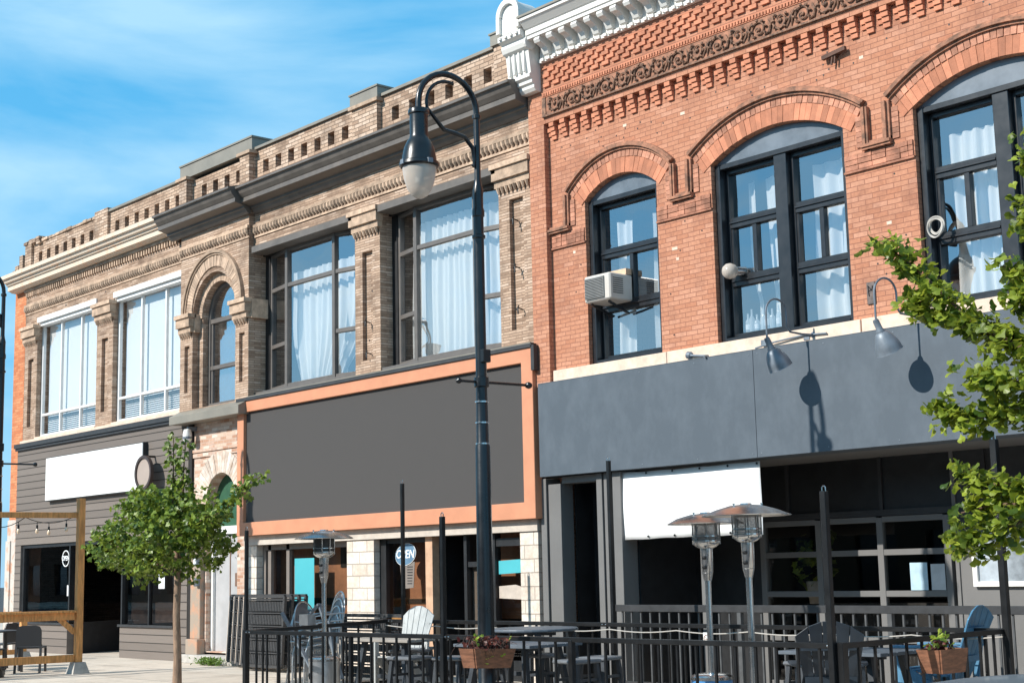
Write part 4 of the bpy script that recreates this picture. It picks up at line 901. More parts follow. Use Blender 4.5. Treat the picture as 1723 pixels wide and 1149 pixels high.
for rr, zz in ((.11,0),(.09,.01),(.1,-.02),(.075,.01)):
    q = MB(); q.tube([(6.84+rr*cos(a*pi/12), .03+zz+.012*sin(a*pi/6), 5.46+zz+rr*1.1*sin(a*pi/12)) for a in range(25)], .009, 6); q.build('loop', M['cord'], t, smooth=True)
t = thing('wall_plaque', 'small dark metal plaque on the red brick beside the double window', 'plaque', (5.93,-.01,4.8))
q = MB(); q.box(5.87,5.99,-.02,.0,4.68,4.95); q.build('plate', mat('tarnished_plate', (.12,.09,.08), .5, var=.4, scale=20), t, bevel=.005)
q = MB(); q.tube([(5.895,-.022,4.91),(5.9,-.024,4.84),(5.91,-.024,4.78)],.006,5); q.tube([(5.9,-.022,4.9),(5.95,-.024,4.84),(5.96,-.024,4.9)],.006,5); q.tube([(5.91,-.022,4.84),(5.95,-.024,4.86)],.005,5); q.build('mark', M['black'], t)
t = thing('iron_bracket', 'rusty iron bracket stub on the red brick above the double window', 'bracket', (5.6,-.05,7.86))
q = MB(); q.bar((5.45,-.06,7.86),(5.8,-.06,7.9),.05,.05); q.bar((5.6,-.06,7.84),(5.58,-.06,7.74),.02,.02); q.bar((5.64,-.06,7.84),(5.63,-.06,7.75),.02,.02); q.box(5.55,5.65,-.06,.0,7.84,7.9); q.build('bar', mat('rusty_iron', (.1,.05,.035), .8, var=.4), t)
for i in range(9):
    x = 3.72 + i*.085 + (.02 if i % 3 == 0 else 0); hh = [.27,.32,.24,.3,.34,.28,.31,.25,.3][i]
    t = thing('bottle', 'clear glass bottle in the row on the sill of the double window', 'bottle', (x,.34,4.585), 'bottles on the window sill')
    q = MB(); q.lathe([(.0,0),(.034,.0),(.036,.01),(.036,hh*.6),(.014,hh*.75),(.013,hh),(.0,hh)], (x,.34,4.645), 12); q.build('body', M['bottle'], t, smooth=True)
    if i % 2 == 0: q = MB(); q.lathe([(.037,hh*.2),(.037,hh*.45)], (x,.34,4.645), 12); q.build('bottle_label', M['paper'], t)
t = thing('sill_conduit', 'grey electrical conduit with fittings running along the stone sill', 'conduit', (3.9,-.08,4.4))
q = MB(); q.tube([(3.05,-.09,4.41),(3.4,-.1,4.36),(3.42,-.2,4.34)], .016, 8); q.tube([(4.2,-.1,4.36),(4.5,-.1,4.4),(4.95,-.08,4.43),(5.3,-.08,4.41)], .012, 8); q.lathe([(.05,0),(.05,.06),(.03,.08)], (3.02,-.07,4.42), 12, (1,0,-.2)); q.box(4.3,4.38,-.11,-.06,4.37,4.45)
q.build('pipe', M['galv'], t, smooth=True)
random.seed(19); q = MB()
for _ in range(70):
    x = random.uniform(.4, 9.2); z = random.choice((random.uniform(7.6,7.95), random.uniform(4.7,6.3)))
    if any(a-.05 < x < b_+.05 for a, b_, _r in WN) and z < 7.5: continue
    q.lathe([(.012,0),(.012,.004)], (x,.001,z), 8, (0,-1,0))
q.build('anchor_hole', M['black'], R_)
q = MB()
for x, z, w_ in ((2.75,5.9,.1),(2.82,5.75,.05),(3.0,7.75,.08),(5.95,7.72,.06),(6.2,5.6,.07),(.8,6.2,.05),(1.9,7.85,.07)): q.box(x, x+w_, -.003, .005, z, z+.04)
q.build('mortar_patch', M['sill'], R_)
# ================================================================ STREET FURNITURE
def street_lamp(label, x, y=-4.33):
    t = thing('street_lamp', label, 'street lamp', (x, y, 0), None)
    q = MB(); q.lathe([(.2,0),(.2,.12),(.15,.2),(.13,.28),(.095,.34),(.09,1.2),(.082,2.98),(.07,3.02),(.062,3.7),(.058,5.55),(.07,5.56),(.07,5.62),(.058,5.66),(.058,5.8),(.06,5.86),(.045,5.92),(.04,5.95),(.036,5.98),(.034,6.74)], (x,y,0), 24)
    q.build('pole', M['lampblack'], t, smooth=True, auto=30)
    # swan neck: up from the pole, over, and down to the lantern on the street side
    yl = y - .78; ym = (y+yl)/2; r = .39
    pts = [(x,y,6.7)] + [(x, ym + r*cos(a*pi/16), 6.76 + .38*sin(a*pi/16)) for a in range(0, 17)] + [(x, yl, 6.62)]
    a_ = MB(); a_.tube(pts, .034, 12)
    a_.lathe([(.034,0),(.05,.01),(.05,.05),(.034,.06)], (x,y,6.68), 14)
    # inner scroll
    sp = []
    for k in range(17):
        t_ = k/16; a = pi*(.42 + .95*t_); rr = .27; sp.append((x, ym + rr*cos(a)*1.05, 6.77 + rr*1.05*sin(a)))
    sp = [(x, ym+.06, 7.07)] + sp
    tail = [(x, ym-.06, 6.49), (x, ym+.08, 6.475), (x, ym+.22, 6.45), (x, y-.06, 6.34), (x, y-.04, 6.22), (x,y-.05,6.12), (x,y-.08,6.14)]
    a_.tube(sp[:13] + tail, [.02]*13 + [.026]*4 + [.022,.016,.01][:len(tail)-4], 10)
    a_.build('swan_neck', M['lampblack'], t, smooth=True)
    K = .87; zo = 5.66
    def sc(pr): return [(a*K, zo + (b_-5.655)*(.93)) for a, b_ in pr]
    h = MB(); h.lathe(sc([(.05,6.76),(.125,6.74),(.135,6.72),(.135,6.68),(.115,6.67),(.115,6.42),(.12,6.40),(.125,6.38),(.15,6.35),(.19,6.27),(.212,6.17),(.222,6.1),(.25,6.085),(.255,6.05),(.235,6.03),(.0,6.06)]), (x,yl,0), 32)
    h.build('lantern_hood', M['lampblack'], t, smooth=True)
    h = MB(); h.box(x-.03,x+.03,yl-.228,yl-.21,6.02,6.07); h.box(x+.205,x+.23,yl-.03,yl+.03,6.02,6.07); h.build('latch', M['galv'], t)
    h = MB(); h.lathe(sc([(.218,6.055),(.21,5.98),(.19,5.87),(.155,5.77),(.1,5.695),(.05,5.665),(.0,5.655)]), (x,yl,0), 40); go = h.build('globe', M['globe'], t, smooth=True)
    h = MB(); h.lathe(sc([(.0,6.05),(.16,6.04),(.17,6.0),(.1,5.99),(.0,5.99)]), (x,yl,0), 24); h.lathe(sc([(.0,5.99),(.05,5.98),(.055,5.84),(.0,5.82)]), (x,yl,0), 12); h.build('lamp_fitting', M['white'], go, smooth=True)
    # banner arm and clamps
    h = MB(); h.tube([(x,y-.28,3.69),(x,y+.62,3.69)], .016, 8); h.lathe([(0,-.045),(.03,-.03),(.04,0),(.03,.03),(0,.045)], (x,y+.65,3.69), 12, (0,1,0)); h.lathe([(0,-.04),(.028,-.025),(.034,0),(.02,.03),(0,.03)], (x,y-.3,3.69), 12, (0,1,0))
    h.lathe([(.066,3.63),(.085,3.64),(.085,3.74),(.066,3.75)], (x,y,0), 16); h.build('banner_arm', M['lampblack'], t, smooth=True)
    h = MB()
    for z in (3.46, 3.23, 3.0): h.lathe([(.071,z),(.078,z+.002),(.078,z+.018),(.071,z+.02)], (x,y,0), 20)
    h.build('steel_band', M['steel'], t, smooth=True)
    h = MB(); h.box(x+.055,x+.12,y-.05,y+.05,3.9,4.04); h.build('junction_box', M['blackmetal'], t, bevel=.006)
    h = MB(); h.lathe([(.06,5.3),(.075,5.31),(.075,5.34),(.06,5.35)], (x,y,0), 20); h.build('collar', M['lampblack'], t, smooth=True); t.rotation_euler = (0,0,-.083)
    return t
street_lamp('tall black swan-neck street lamp before the grey shop sign', 3.79)
street_lamp('black swan-neck street lamp at the far left edge, mostly out of view', -9.46)
# ---------------------------------------------------------------- foliage helpers
def leaf_maple(s):
    pts = [(0,0),(.28,.08),(.5,.02),(.42,.3),(.62,.52),(.32,.6),(.2,.78),(0,1.0),(-.2,.78),(-.32,.6),(-.62,.52),(-.42,.3),(-.5,.02),(-.28,.08)]
    return [(x*s, y*s, .12*s*(abs(x)*1.5 - y*y*.6)) for x, y in pts]
def leaf_fan(s):
    pts = [(0,0),(.2,.35),(.55,.62),(.46,.86),(.2,.98),(.04,.84),(-.14,1.0),(-.44,.88),(-.55,.6),(-.2,.35)]
    return [(x*s, y*s, .22*s*(abs(x)*1.2 - .3*y*y)) for x, y in pts]
def add_leaf(mb, p, shape, droop=.5, up=None):
    d = Vector((random.gauss(0,1), random.gauss(0,1), random.gauss(-droop,.6))).normalized()
    nrm = Vector((random.gauss(0,.6), random.gauss(-.25,.6), random.gauss(.8,.5)))
    nrm = (nrm - d*nrm.dot(d)); nrm = nrm.normalized() if nrm.length > 1e-3 else d.orthogonal()
    s_ = d.cross(nrm); p = Vector(p)
    vs = [p + s_*x + d*y + nrm*z for x, y, z in shape]; c = sum(vs, Vector())/len(vs) - nrm*.0
    n = len(vs); mb.add(vs + [c], [(i, (i+1) % n, n) for i in range(n)])
def clump(mb, p, n, r, shape_fn, s0, s1, droop=.5, flat=1.0):
    for _ in range(n):
        v = Vector((random.gauss(0,1), random.gauss(0,1), random.gauss(0,1)))
        v = v.normalized()*r*random.random()**.45; v.z *= flat
        add_leaf(mb, Vector(p)+v, shape_fn(random.uniform(s0,s1)), droop)
# ---------------------------------------------------------------- young maple at the left
random.seed(31)
t = thing('young_tree', 'young green maple with two upright leafy shoots on the left pavement', 'tree', (-3.2,-4.2,0))
tk = MB(); tk.tube([(-3.2,-4.2,-.02),(-3.19,-4.2,.5),(-3.22,-4.21,1.1),(-3.21,-4.2,1.6),(-3.26,-4.2,2.1),(-3.24,-4.19,2.5)], [.075,.058,.053,.05,.042,.03], 12)
tk.build('trunk', M['bark'], t, smooth=True)
br = MB(); lf = MB()
def P3(px_off, z, dy=0): return Vector((-3.2 + px_off, -4.2 + dy, z))
limbs = [([(-.02,2.2,0),(-.2,2.6,0),(-.27,3.0,.05),(-.28,3.7,.05)], .085, 36), ([(0,2.2,0),(.12,2.6,0),(.2,3.0,-.05),(.26,3.6,-.05)], .085, 32),
         ([(0,1.9,0),(-.6,2.4,.1),(-1.2,2.75,.15),(-1.8,2.98,.2)], .13, 24), ([(0,1.9,0),(.6,2.3,.1),(1.2,2.6,.1),(1.98,2.98,.15)], .13, 34), ([(0,1.9,0),(.5,2.3,-.1),(.9,2.45,-.1),(1.3,2.5,-.1)], .13, 18),
         ([(0,1.7,0),(-.9,2.0,-.2),(-1.6,2.15,-.25),(-2.35,2.34,-.25)], .1, 22), ([(0,1.9,0),(-.4,2.4,.3),(-.8,2.7,.4),(-1.0,2.9,.4)], .15, 18)]
def gap(p): return sin(p.x*5.1+1.3)*sin(p.z*6.3+.7)*sin(p.y*4.7+2.1) + .5*sin(p.x*9.7)*sin(p.z*11.0+1)
for pts, r, n in limbs:
    q = [P3(*((a, z, d) if True else 0)) for a, z, d in pts]
    br.tube(q, [.024 - .018*i/(len(q)-1) for i in range(len(q))], 6)
    L_ = len(q)-1
    for k in range(n):
        u = (k+.5)/n*L_; i = min(int(u), L_-1); p = q[i].lerp(q[i+1], u-i)
        if u/L_ < .16: continue
        taper = r*(1.0 if r < .1 else (1.05 - .35*u/L_))
        clump(lf, p + Vector((random.uniform(-.03,.03), random.uniform(-.1,.1), random.uniform(-.05,.04))), 15 if r > .1 else 8, taper*(1.25 if r>.1 else .95), leaf_maple, .045, .09, .7, .9)
for cx_, cz_, rx_, ry_, rz_, nn in ((-3.75,2.08,1.45,.95,.52,330),(-3.4,2.6,1.05,.7,.34,120),(-4.1,2.75,.7,.5,.25,34)):
    for _ in range(nn):
        v = Vector((random.gauss(0,1),random.gauss(0,1),random.gauss(0,1))).normalized()*random.random()**.36
        p = Vector((cx_+v.x*rx_, -4.2+v.y*ry_, cz_+v.z*rz_*(1.0 if v.z < 0 else 1.1)))
        if p.x > cx_+.5 and p.z < 2.0 - .0*p.x and cx_ == -3.75: p.z += .35*(p.x-cx_-.5)
        if gap(p) < -.28: continue
        clump(lf, p, 13, .15, leaf_maple, .045, .09, .7, .8)
br.build('branch', M['twig'], t, smooth=True); lf.build('crown', M['leaf'], t)
# ---------------------------------------------------------------- ginkgo at the right
random.seed(77)
t = thing('ginkgo_tree', 'ginkgo tree reaching in from the right with fan-shaped leaves', 'tree', (12.0,-5.0,0))
tk = MB(); tk.tube([(12.0,-5.0,-.02),(11.98,-5.0,1.2),(12.02,-5.0,2.4),(11.98,-5.0,3.6),(12.0,-5.0,4.9)], [.12,.1,.09,.075,.04], 12); tk.build('trunk', M['bark'], t, smooth=True)
br = MB(); lf = MB()
GL = [ # branch polylines (x,y,z), clump radius, clumps
 ([(11.98,-5.2,2.5),(11.2,-5.5,2.95),(10.85,-5.5,3.12),(10.55,-5.5,3.32),(10.28,-5.5,3.62),(10.05,-5.5,3.84),(9.85,-5.5,4.02)], .085, 46),
 ([(11.98,-5.2,2.6),(11.3,-5.45,3.0),(10.8,-5.45,3.15),(10.4,-5.45,3.32),(10.15,-5.45,3.47),(9.98,-5.45,3.56)], .08, 38),
 ([(11.98,-5.2,2.4),(11.3,-5.6,2.72),(10.9,-5.6,2.84),(10.6,-5.6,2.9)], .13, 34),
 ([(11.98,-5.2,2.3),(11.3,-5.55,2.5),(10.9,-5.55,2.62),(10.55,-5.55,2.62),(10.24,-5.55,2.72)], .07, 32),
 ([(11.98,-5.2,2.0),(11.3,-5.4,2.1),(10.9,-5.4,2.14),(10.55,-5.4,2.16),(10.3,-5.4,2.27)], .075, 26),
 ([(11.98,-5.2,1.8),(11.3,-5.5,1.9),(10.9,-5.5,1.92),(10.55,-5.5,1.78),(10.34,-5.5,1.74)], .1, 34),
 ([(11.98,-5.2,1.9),(11.3,-5.4,2.0),(10.9,-5.4,2.0),(10.6,-5.4,2.02),(10.32,-5.4,1.97)], .075, 26),
 ([(11.98,-5.2,3.0),(11.4,-5.3,3.4),(11.0,-5.3,3.58),(10.72,-5.3,3.7)], .07, 20),
 ([(11.98,-5.2,3.2),(11.4,-5.35,3.7),(11.05,-5.35,3.95),(10.92,-5.35,4.1)], .08, 22),
 ([(11.98,-5.2,2.7),(11.4,-5.4,3.15),(11.0,-5.4,3.35),(10.85,-5.4,3.5)], .085, 26),
 ([(11.98,-5.2,3.5),(11.5,-5.3,4.1),(11.1,-5.3,4.35),(11.0,-5.3,4.5)], .09, 20),
 ([(12.0,-5.0,2.8),(12.6,-5.3,3.3),(13.2,-5.5,3.9)], .2, 40), ([(12.0,-5.0,2.2),(12.7,-4.8,2.6),(13.4,-4.7,3.0)], .2, 40), ([(12.0,-5.0,3.6),(12.2,-5.0,4.6),(12.3,-4.9,5.4)], .2, 40), ([(12.0,-5.0,2.6),(11.9,-4.3,3.0),(11.8,-3.7,3.5)], .15, 30)]
for pts, r, n in GL:
    q = [Vector(p) for p in pts]; br.tube(q, [.022 - .017*i/(len(q)-1) for i in range(len(q))], 6)
    L_ = len(q)-1
    for k in range(n):
        u = (.12 + .88*(k+.5)/n)*L_; i = min(int(u), L_-1); p = q[i].lerp(q[i+1], u-i)
        for _ in range(2):
            p2 = p + Vector((random.gauss(0,r*.5), random.gauss(0,r*.7), random.gauss(0,r*.55)))
            clump(lf, p2, 7, .055+r*.25, leaf_fan, .05, .095, .25, .9)
br.build('branch', M['twig'], t, smooth=True); lf.build('crown', M['ginkgo'], t)
# ---------------------------------------------------------------- patio railing
P1, P2, P3_, P4 = Vector((-1.3,-4.22,.9)), Vector((7.9,-3.62,.9)), Vector((7.96,-.95,.92)), Vector((-1.2,-1.95,.96))
def railing(name, label, runs, posts, spacing=.24, w=.055, zb=.12):
    t = thing(name, label, 'railing', tuple(Vector((runs[0][0].x, runs[0][0].y, 0))))
    nb = 0
    for a, b_ in runs:
        d = (b_-a).normalized(); r = MB(); r.bar(a, b_, w, .05); r.build('rail', M['blackmetal'], t, bevel=.004)
        r = MB(); r.bar((a.x,a.y,zb), (b_.x,b_.y,zb), .04, .035); r.build('bottom_rail', M['blackmetal'], t)
        n = int((b_-a).length/spacing)
        for i in range(1, n):
            p = a.lerp(b_, i/n); m_ = MB(); m_.box(p.x-.0115, p.x+.0115, p.y-.0115, p.y+.0115, zb, p.z-.02); m_.build('baluster', M['blackmetal'], t); nb += 1
    for x, y, z1, s_ in posts:
        m_ = MB(); m_.box(x-s_, x+s_, y-s_, y+s_, 0, z1); m_.build('post', M['blackmetal'], t, bevel=.004)
        if z1 > 1.5:
            m_ = MB(); m_.tube([(x-.02,y,z1-.005),(x-.02,y,z1+.03),(x-.01,y,z1+.045),(x+.01,y,z1+.045),(x+.02,y,z1+.03),(x+.02,y,z1-.005)], .006, 6); m_.build('eye_hook', M['steel'], t)
    bt = MB()
    for a, b_ in runs:
        for p in (a.lerp(b_, .004), a.lerp(b_, .012), b_.lerp(a,.006), b_.lerp(a,.014), a.lerp(b_,.43), a.lerp(b_,.436)):
            s_ = 1
            bt.lathe([(.011,0),(.009,.006),(0,.008)], (p.x, p.y-w/2, p.z), 8, (0,-1,0))
    bt.build('bolt', M['steel'], t)
    return t
railing('patio_railing', 'black metal railing closing in the pavement patio, with tall pole posts', [(P1,P2),(P2,P3_),(P4,P3_),(P1,P4)],
        [(-1.3,-4.22,.93,.035),(-1.5,-4.1,2.25,.022),(2.62,-3.98,2.27,.027),(2.62,-3.99,.9,.03),(7.9,-3.62,.93,.04),(7.84,-3.68,2.29,.03),(8.0,-1.0,2.86,.035),(-1.2,-1.95,.97,.03),(-.9,-1.9,2.9,.024),(2.86,-1.47,2.98,.024),(2.86,-1.48,.95,.028),(.9,-4.07,.9,.025),(4.6,-3.84,.9,.03),(7.96,-.95,.95,.035)], .235)
Q1, Q2 = Vector((1.7,-.3,1.1)), Vector((10.5,-.2,1.1))
t = thing('shopfront_railing', 'dark grey railing along the foot of the red building shopfront', 'railing', (1.7,-.3,0))
r = MB(); r.bar(Q1, Q2, .07, .09); r.build('rail', M['darkgrey'], t, bevel=.004)
r = MB(); r.bar((1.7,-.3,.12), (10.5,-.2,.12), .05, .05); r.build('bottom_rail', M['darkgrey'], t)
M['railgrey'] = mat('worn_grey_rail_paint', (.075,.078,.082), .5, var=.2)
n = 52
for i in range(1, n):
    p = Q1.lerp(Q2, i/n); s_ = .03 if i % 13 == 0 else .011; m_ = MB(); m_.box(p.x-s_, p.x+s_, p.y-s_, p.y+s_, .12 if s_ < .02 else 0, 1.06); m_.build('post' if s_ > .02 else 'baluster', M['railgrey'], t)
m_ = MB(); m_.box(1.67,1.73,-.33,-.27,0,1.06); m_.build('post', M['railgrey'], t)
# rope light looped under the back rail
t = thing('rope_light', 'pale rope light draped under the back patio rail', 'rope light', (3,-1.5,.85))
pts = []
for i in range(73):
    u = i/72; p = P4.lerp(P3_, u); pts.append((p.x, p.y-.05, p.z-.055-.03*abs(sin(u*pi*9))))
m_ = MB(); m_.tube(pts, .0065, 6); m_.build('cord', M['cord'], t, smooth=True)
# little notices hung on the rail
def notice(label, u, kind):
    p = P4.lerp(P3_, u); t = thing('notice', label, 'sign', (p.x, p.y-.06, p.z-.2))
    m_ = MB(); m_.box(p.x-.055, p.x+.055, p.y-.068, p.y-.063, p.z-.215, p.z-.07); m_.build('card', M['signwhite'], t)
    m_ = MB(); y = p.y-.07; o = mat('orange_red_print' if kind else 'brown_print', (.6,.2,.06) if kind else (.25,.12,.08), .6)
    if kind:
        m_.lathe([(.03,0),(.036,0),(.036,.002),(.03,.002)], (p.x,y,p.z-.155), 18, (0,-1,0)); m_.bar((p.x-.01,y,p.z-.1),(p.x-.005,y,p.z-.14),.012,.003); m_.bar((p.x-.008,y,p.z-.14),(p.x+.02,y,p.z-.142),.009,.003); m_.bar((p.x+.02,y,p.z-.142),(p.x+.03,y,p.z-.17),.009,.003); m_.lathe([(0,0),(.009,0),(.009,.002)], (p.x-.012,y,p.z-.09), 10, (0,-1,0))
    else:
        m_.lathe([(.038,0),(.046,0),(.046,.002),(.038,.002)], (p.x,y,p.z-.14), 18, (0,-1,0)); m_.bar((p.x-.03,y,p.z-.115),(p.x+.03,y,p.z-.17),.008,.003); m_.bar((p.x-.028,y,p.z-.147),(p.x+.025,y,p.z-.147),.012,.003)
    m_.build('symbol', o, t)
notice('white wheelchair access notice hung on the back rail', .315, 1); notice('white no smoking notice hung on the back rail', .605, 0)
# ---------------------------------------------------------------- planters
def planter(label, c, lx, ly, h, rz, tilt=0):
    t = thing('planter_box', label, 'planter', c)
    m_ = MB(); a, b_ = lx/2, ly/2; k = .82
    for sx in (-1, 1):
        m_.hexa([(sx*a*k-.01,-b_*k,0),(sx*a*k+.01,-b_*k,0),(sx*a*k+.01,b_*k,0),(sx*a*k-.01,b_*k,0)], [(sx*a-.01,-b_,h),(sx*a+.01,-b_,h),(sx*a+.01,b_,h),(sx*a-.01,b_,h)])
    for sy in (-1, 1):
        m_.hexa([(-a*k+.01,sy*b_*k-.01,0.002),(a*k-.01,sy*b_*k-.01,0.002),(a*k-.01,sy*b_*k+.01,0.002),(-a*k+.01,sy*b_*k+.01,0.002)], [(-a+.01,sy*b_-.01,h-.002),(a-.01,sy*b_-.01,h-.002),(a-.01,sy*b_+.01,h-.002),(-a+.01,sy*b_+.01,h-.002)])
    m_.box(-a*k,a*k,-b_*k,b_*k,.02,.035)
    o = m_.build('box', M['planter'], None); o.parent = t
    m_ = MB(); m_.box(-a*.93,a*.93,-b_*.93,b_*.93,h*.6,h*.72); o = m_.build('soil', M['soil'], None); o.parent = t
    t.rotation_euler = (tilt, 0, rz)
    return t
random.seed(12)
t = planter('cedar planter box with drooping plant fixed to the street lamp', (4.02,-4.52,.63), .22, .62, .2, .1, -.05)
m_ = MB()
for _ in range(60):
    a = random.uniform(-.27,.27); p0 = Vector((random.uniform(-.08,.08), a, .16)); d = Vector((random.uniform(-.1,.14), random.uniform(-.13,.13), random.uniform(.06,.16)))
    q = [p0, p0+d*.6+Vector((0,0,.06)), p0+d*1.1, p0+d*1.4+Vector((.03,random.uniform(-.05,.02),-.12 if random.random()<.5 else -.05))]
    m_.tube(q, [.006,.006,.004,.002], 4)
o = m_.build('dry_stems', mat('dried_brown_stems', (.06,.032,.024), .9, var=.4, scale=20), None); o.parent = t
m_ = MB()
for _ in range(130):
    p = Vector((random.gauss(0,.07), random.uniform(-.27,.27), .2+random.random()*.12)); add_leaf(m_, p, leaf_maple(random.uniform(.03,.06)), 1.0)
o = m_.build('dark_leaves', M['coleus'], None); o.parent = t
m_ = MB()
for p in [(.05,-.2,.3),(.02,-.16,.33),(.06,-.23,.27),(.1,.22,.28),(.1,.12,.14),(.12,-.1,.1),(.1,-.16,.05)]:
    for _ in range(3): add_leaf(m_, Vector(p), [(x*.5,y,z) for x,y,z in leaf_fan(.06)], .2)
o = m_.build('lime_shoots', M['lime'], None); o.parent = t
t = planter('cedar planter box with lime edged coleus hung on the right patio rail', (8.13,-2.38,.6), .25, .46, .22, .0)
m_ = MB()
for _ in range(70):
    p = Vector((random.gauss(0,.05), random.uniform(-.18,.02), .2+random.random()*.1)); add_leaf(m_, p, leaf_maple(random.uniform(.03,.055)), .3)
o = m_.build('dark_leaves', M['coleus'], None); o.parent = t
m_ = MB()
for p in [(.02,-.1,.32),(.0,-.06,.34),(.05,-.02,.3),(.0,-.2,.27),(.06,.03,.25),(.03,-.12,.3),(.05,.0,.33)]:
    for _ in range(4): add_leaf(m_, Vector(p), [(x*.45,y,z) for x,y,z in leaf_fan(.08)], .1)
o = m_.build('lime_shoots', M['lime'], None); o.parent = t
# ================================================================ PATIO FURNITURE
def patio_heater(label, x, y, h, cover=True, dia=.8):
    t = thing('patio_heater', label, 'patio heater', (x, y, 0), None)
    k = h/2.24; q = MB()
    q.lathe([(0,2.24*k),(.05,2.238*k),(.06,2.225*k),(.16,2.215*k),(.30,2.175*k),(dia/2,2.12*k),(dia/2-.004,2.112*k),(.28,2.16*k),(0,2.2*k)], (x,y,0), 40); q.build('reflector_dome', M['steel'], t, smooth=True)
    q = MB()
    for i in range(3):
        a = i*2.1+.4; q.lathe([(.008,0),(.008,.02),(.014,.02),(.014,.028),(0,.03)], (x+.16*cos(a), y+.16*sin(a), 2.205*k), 8)
    q.build('wing_nut', M['steel'], t)
    q = MB(); q.lathe([(.135,1.93*k),(.14,2.14*k)], (x,y,0), 28); q.lathe([(.12,1.95*k),(.12,2.13*k)], (x,y,0), 20); q.build('burner_screen', M['darksteel'] if x < 0 else M['mesh'], t, smooth=True)
    q = MB(); 
    for i in range(8):
        a = i*pi/4; q.tube([(x+.142*cos(a),y+.142*sin(a),1.9*k),(x+.142*cos(a),y+.142*sin(a),2.15*k)], .006, 5)
    for z in (1.93, 1.98, 2.13): q.lathe([(.137,z*k),(.146,z*k),(.146,(z+.012)*k),(.137,(z+.012)*k)], (x,y,0), 28)
    q.build('cage', M['steel'], t)
    q = MB(); q.lathe([(.062,1.855*k),(.1,1.87*k),(.13,1.895*k),(.145,1.915*k),(.145,1.935*k),(.1,1.935*k)], (x,y,0), 28); q.build('burner_bowl', M['steel'], t, smooth=True)
    q = MB(); q.lathe([(.055,1.6*k),(.06,1.61*k),(.064,1.86*k),(.055,1.865*k)], (x,y,0), 24); q.lathe([(.04,1.52*k),(.058,1.6*k)], (x,y,0), 20); q.build('control_sleeve', M['steel'], t, smooth=True)
    for z in (1.66, 1.76): q = MB(); q.lathe([(.022,0),(.02,.03),(0,.032)], (x+.02,y-.058,z*k), 12, (.3,-1,0)); q.build('knob', M['blackmetal'], t)
    q = MB(); q.lathe([(.032,.3 if cover else .08),(.032,1.55*k)], (x,y,0), 20); q.lathe([(.036,1.02*k),(.036,1.05*k)], (x,y,0), 20); q.build('pole', M['steel'], t, smooth=True)
    if cover:
        q = MB(); q.lathe([(.0,.56),(.16,.55),(.2,.535),(.215,.52),(.215,.49)], (x,y,0), 36); q.build('tank_lid', M['steel'], t, smooth=True)
        q = MB(); q.lathe([(.21,.03),(.21,.49)], (x,y,0), 36); q.build('tank_cover', M['steelsoft'], t, smooth=True)
        q = MB(); q.lathe([(.045,0),(.045,.004)], (x-.02,y-.209,.3), 20, (0,-1,0)); q.build('hand_hole', M['black'], t)
    q = MB(); q.lathe([(.0,.05),(.2,.045),(.23,.03),(.23,.0)], (x,y,0), 36); q.build('foot', M['steel'], t, smooth=True)
    return t
M['mesh'] = clearmat('steel_burner_mesh', (.85,.85,.85), 1.4, .3, .35, (.3,.29,.28))
M['steelsoft'] = mat('satin_stainless', (.5,.52,.54), .32, .9, var=.06)
patio_heater('stainless patio heater before the turquoise poster', -.82, -3.3, 2.24)
hq = patio_heater('rear stainless patio heater with blue sky reflection put into its tank cover colour before the white banner', 5.84, -3.05, 2.19)
for c_ in hq.children:
    if c_.name.startswith('tank_cover'): c_.data.materials[0] = M['skyreflect']
patio_heater('front stainless patio heater of the pair before the white banner', 6.68, -3.4, 2.24, cover=False, dia=.88)
# --- tables and stools
def table(label, x, y, h, lx, ly, top, rnd=False, rz=0.0):
    t = thing('patio_table', label, 'table', (0,0,0))
    q = MB()
    if rnd: q.lathe([(lx*.96,h-.04),(lx,h-.03),(lx,h-.008),(lx*.98,h),(0,h)], (0,0,0), 8 if rnd == 8 else 36)
    else:
        n = 6; w_ = 2*ly/n
        for i in range(n): q.box(-lx, lx, -ly+i*w_+.004, -ly+(i+1)*w_-.004, h-.035, h)
    q.build('tabletop', top, t, bevel=.004)
    k = .62
    for sx in (-1, 1):
        for sy in (-1, 1):
            m_ = MB(); m_.bar((sx*lx*.82,sy*ly*.82,0),(sx*lx*k,sy*ly*k,h-.04),.06,.06); m_.build('leg', M['stool'], t)
    m_ = MB(); m_.bar((-lx*.7,0,h*.4),(lx*.7,0,h*.4),.05,.05); m_.build('stretcher', M['stool'], t); m_ = MB(); m_.box(-lx*.6,lx*.6,-.04,.04,h-.085,h-.035); m_.build('apron', M['stool'], t)
    t.location = (x, y, 0); t.rotation_euler = (0,0,rz); return t
table('tall slate grey patio table at the back rail beside the stone pier', 2.35, -2.35, .93, .55, .5, M['tabletop'], 36, .1)
table('lower slate grey patio table in front of the tall one', 2.95, -3.15, .8, .62, .45, M['tabletop'], False, .08)
table('sunlit grey patio table beside the light grey slatted chair', .75, -3.2, .82, .62, .42, mat('sunlit_grey_tabletop', (.3,.27,.24), .6, var=.12), False, .06)  # sunlight on this top put into its paler colour
table('slate grey patio table beside the right rail', 7.05, -2.3, .78, .6, .45, M['tabletop'], False, .05)
def make_stool(label):
    t = thing('patio_stool', label, 'stool', (0,0,0), 'square stools on the patio')
    q = MB(); q.box(-.2,.2,-.2,.2,.6,.64); q.build('seat', M['stooltop'], t, bevel=.012)
    for sx in (-1,1):
        for sy in (-1,1):
            q = MB(); q.bar((sx*.2,sy*.2,0),(sx*.15,sy*.15,.6),.045,.045); q.build('leg', M['stool'], t)
    q = MB()
    for s_ in (-1,1): q.bar((-.185,s_*.185,.2),(.185,s_*.185,.2),.03,.03); q.bar((s_*.165,-.165,.42),(s_*.165,.165,.42),.025,.03)
    q.build('stretcher', M['stool'], t)
    return t
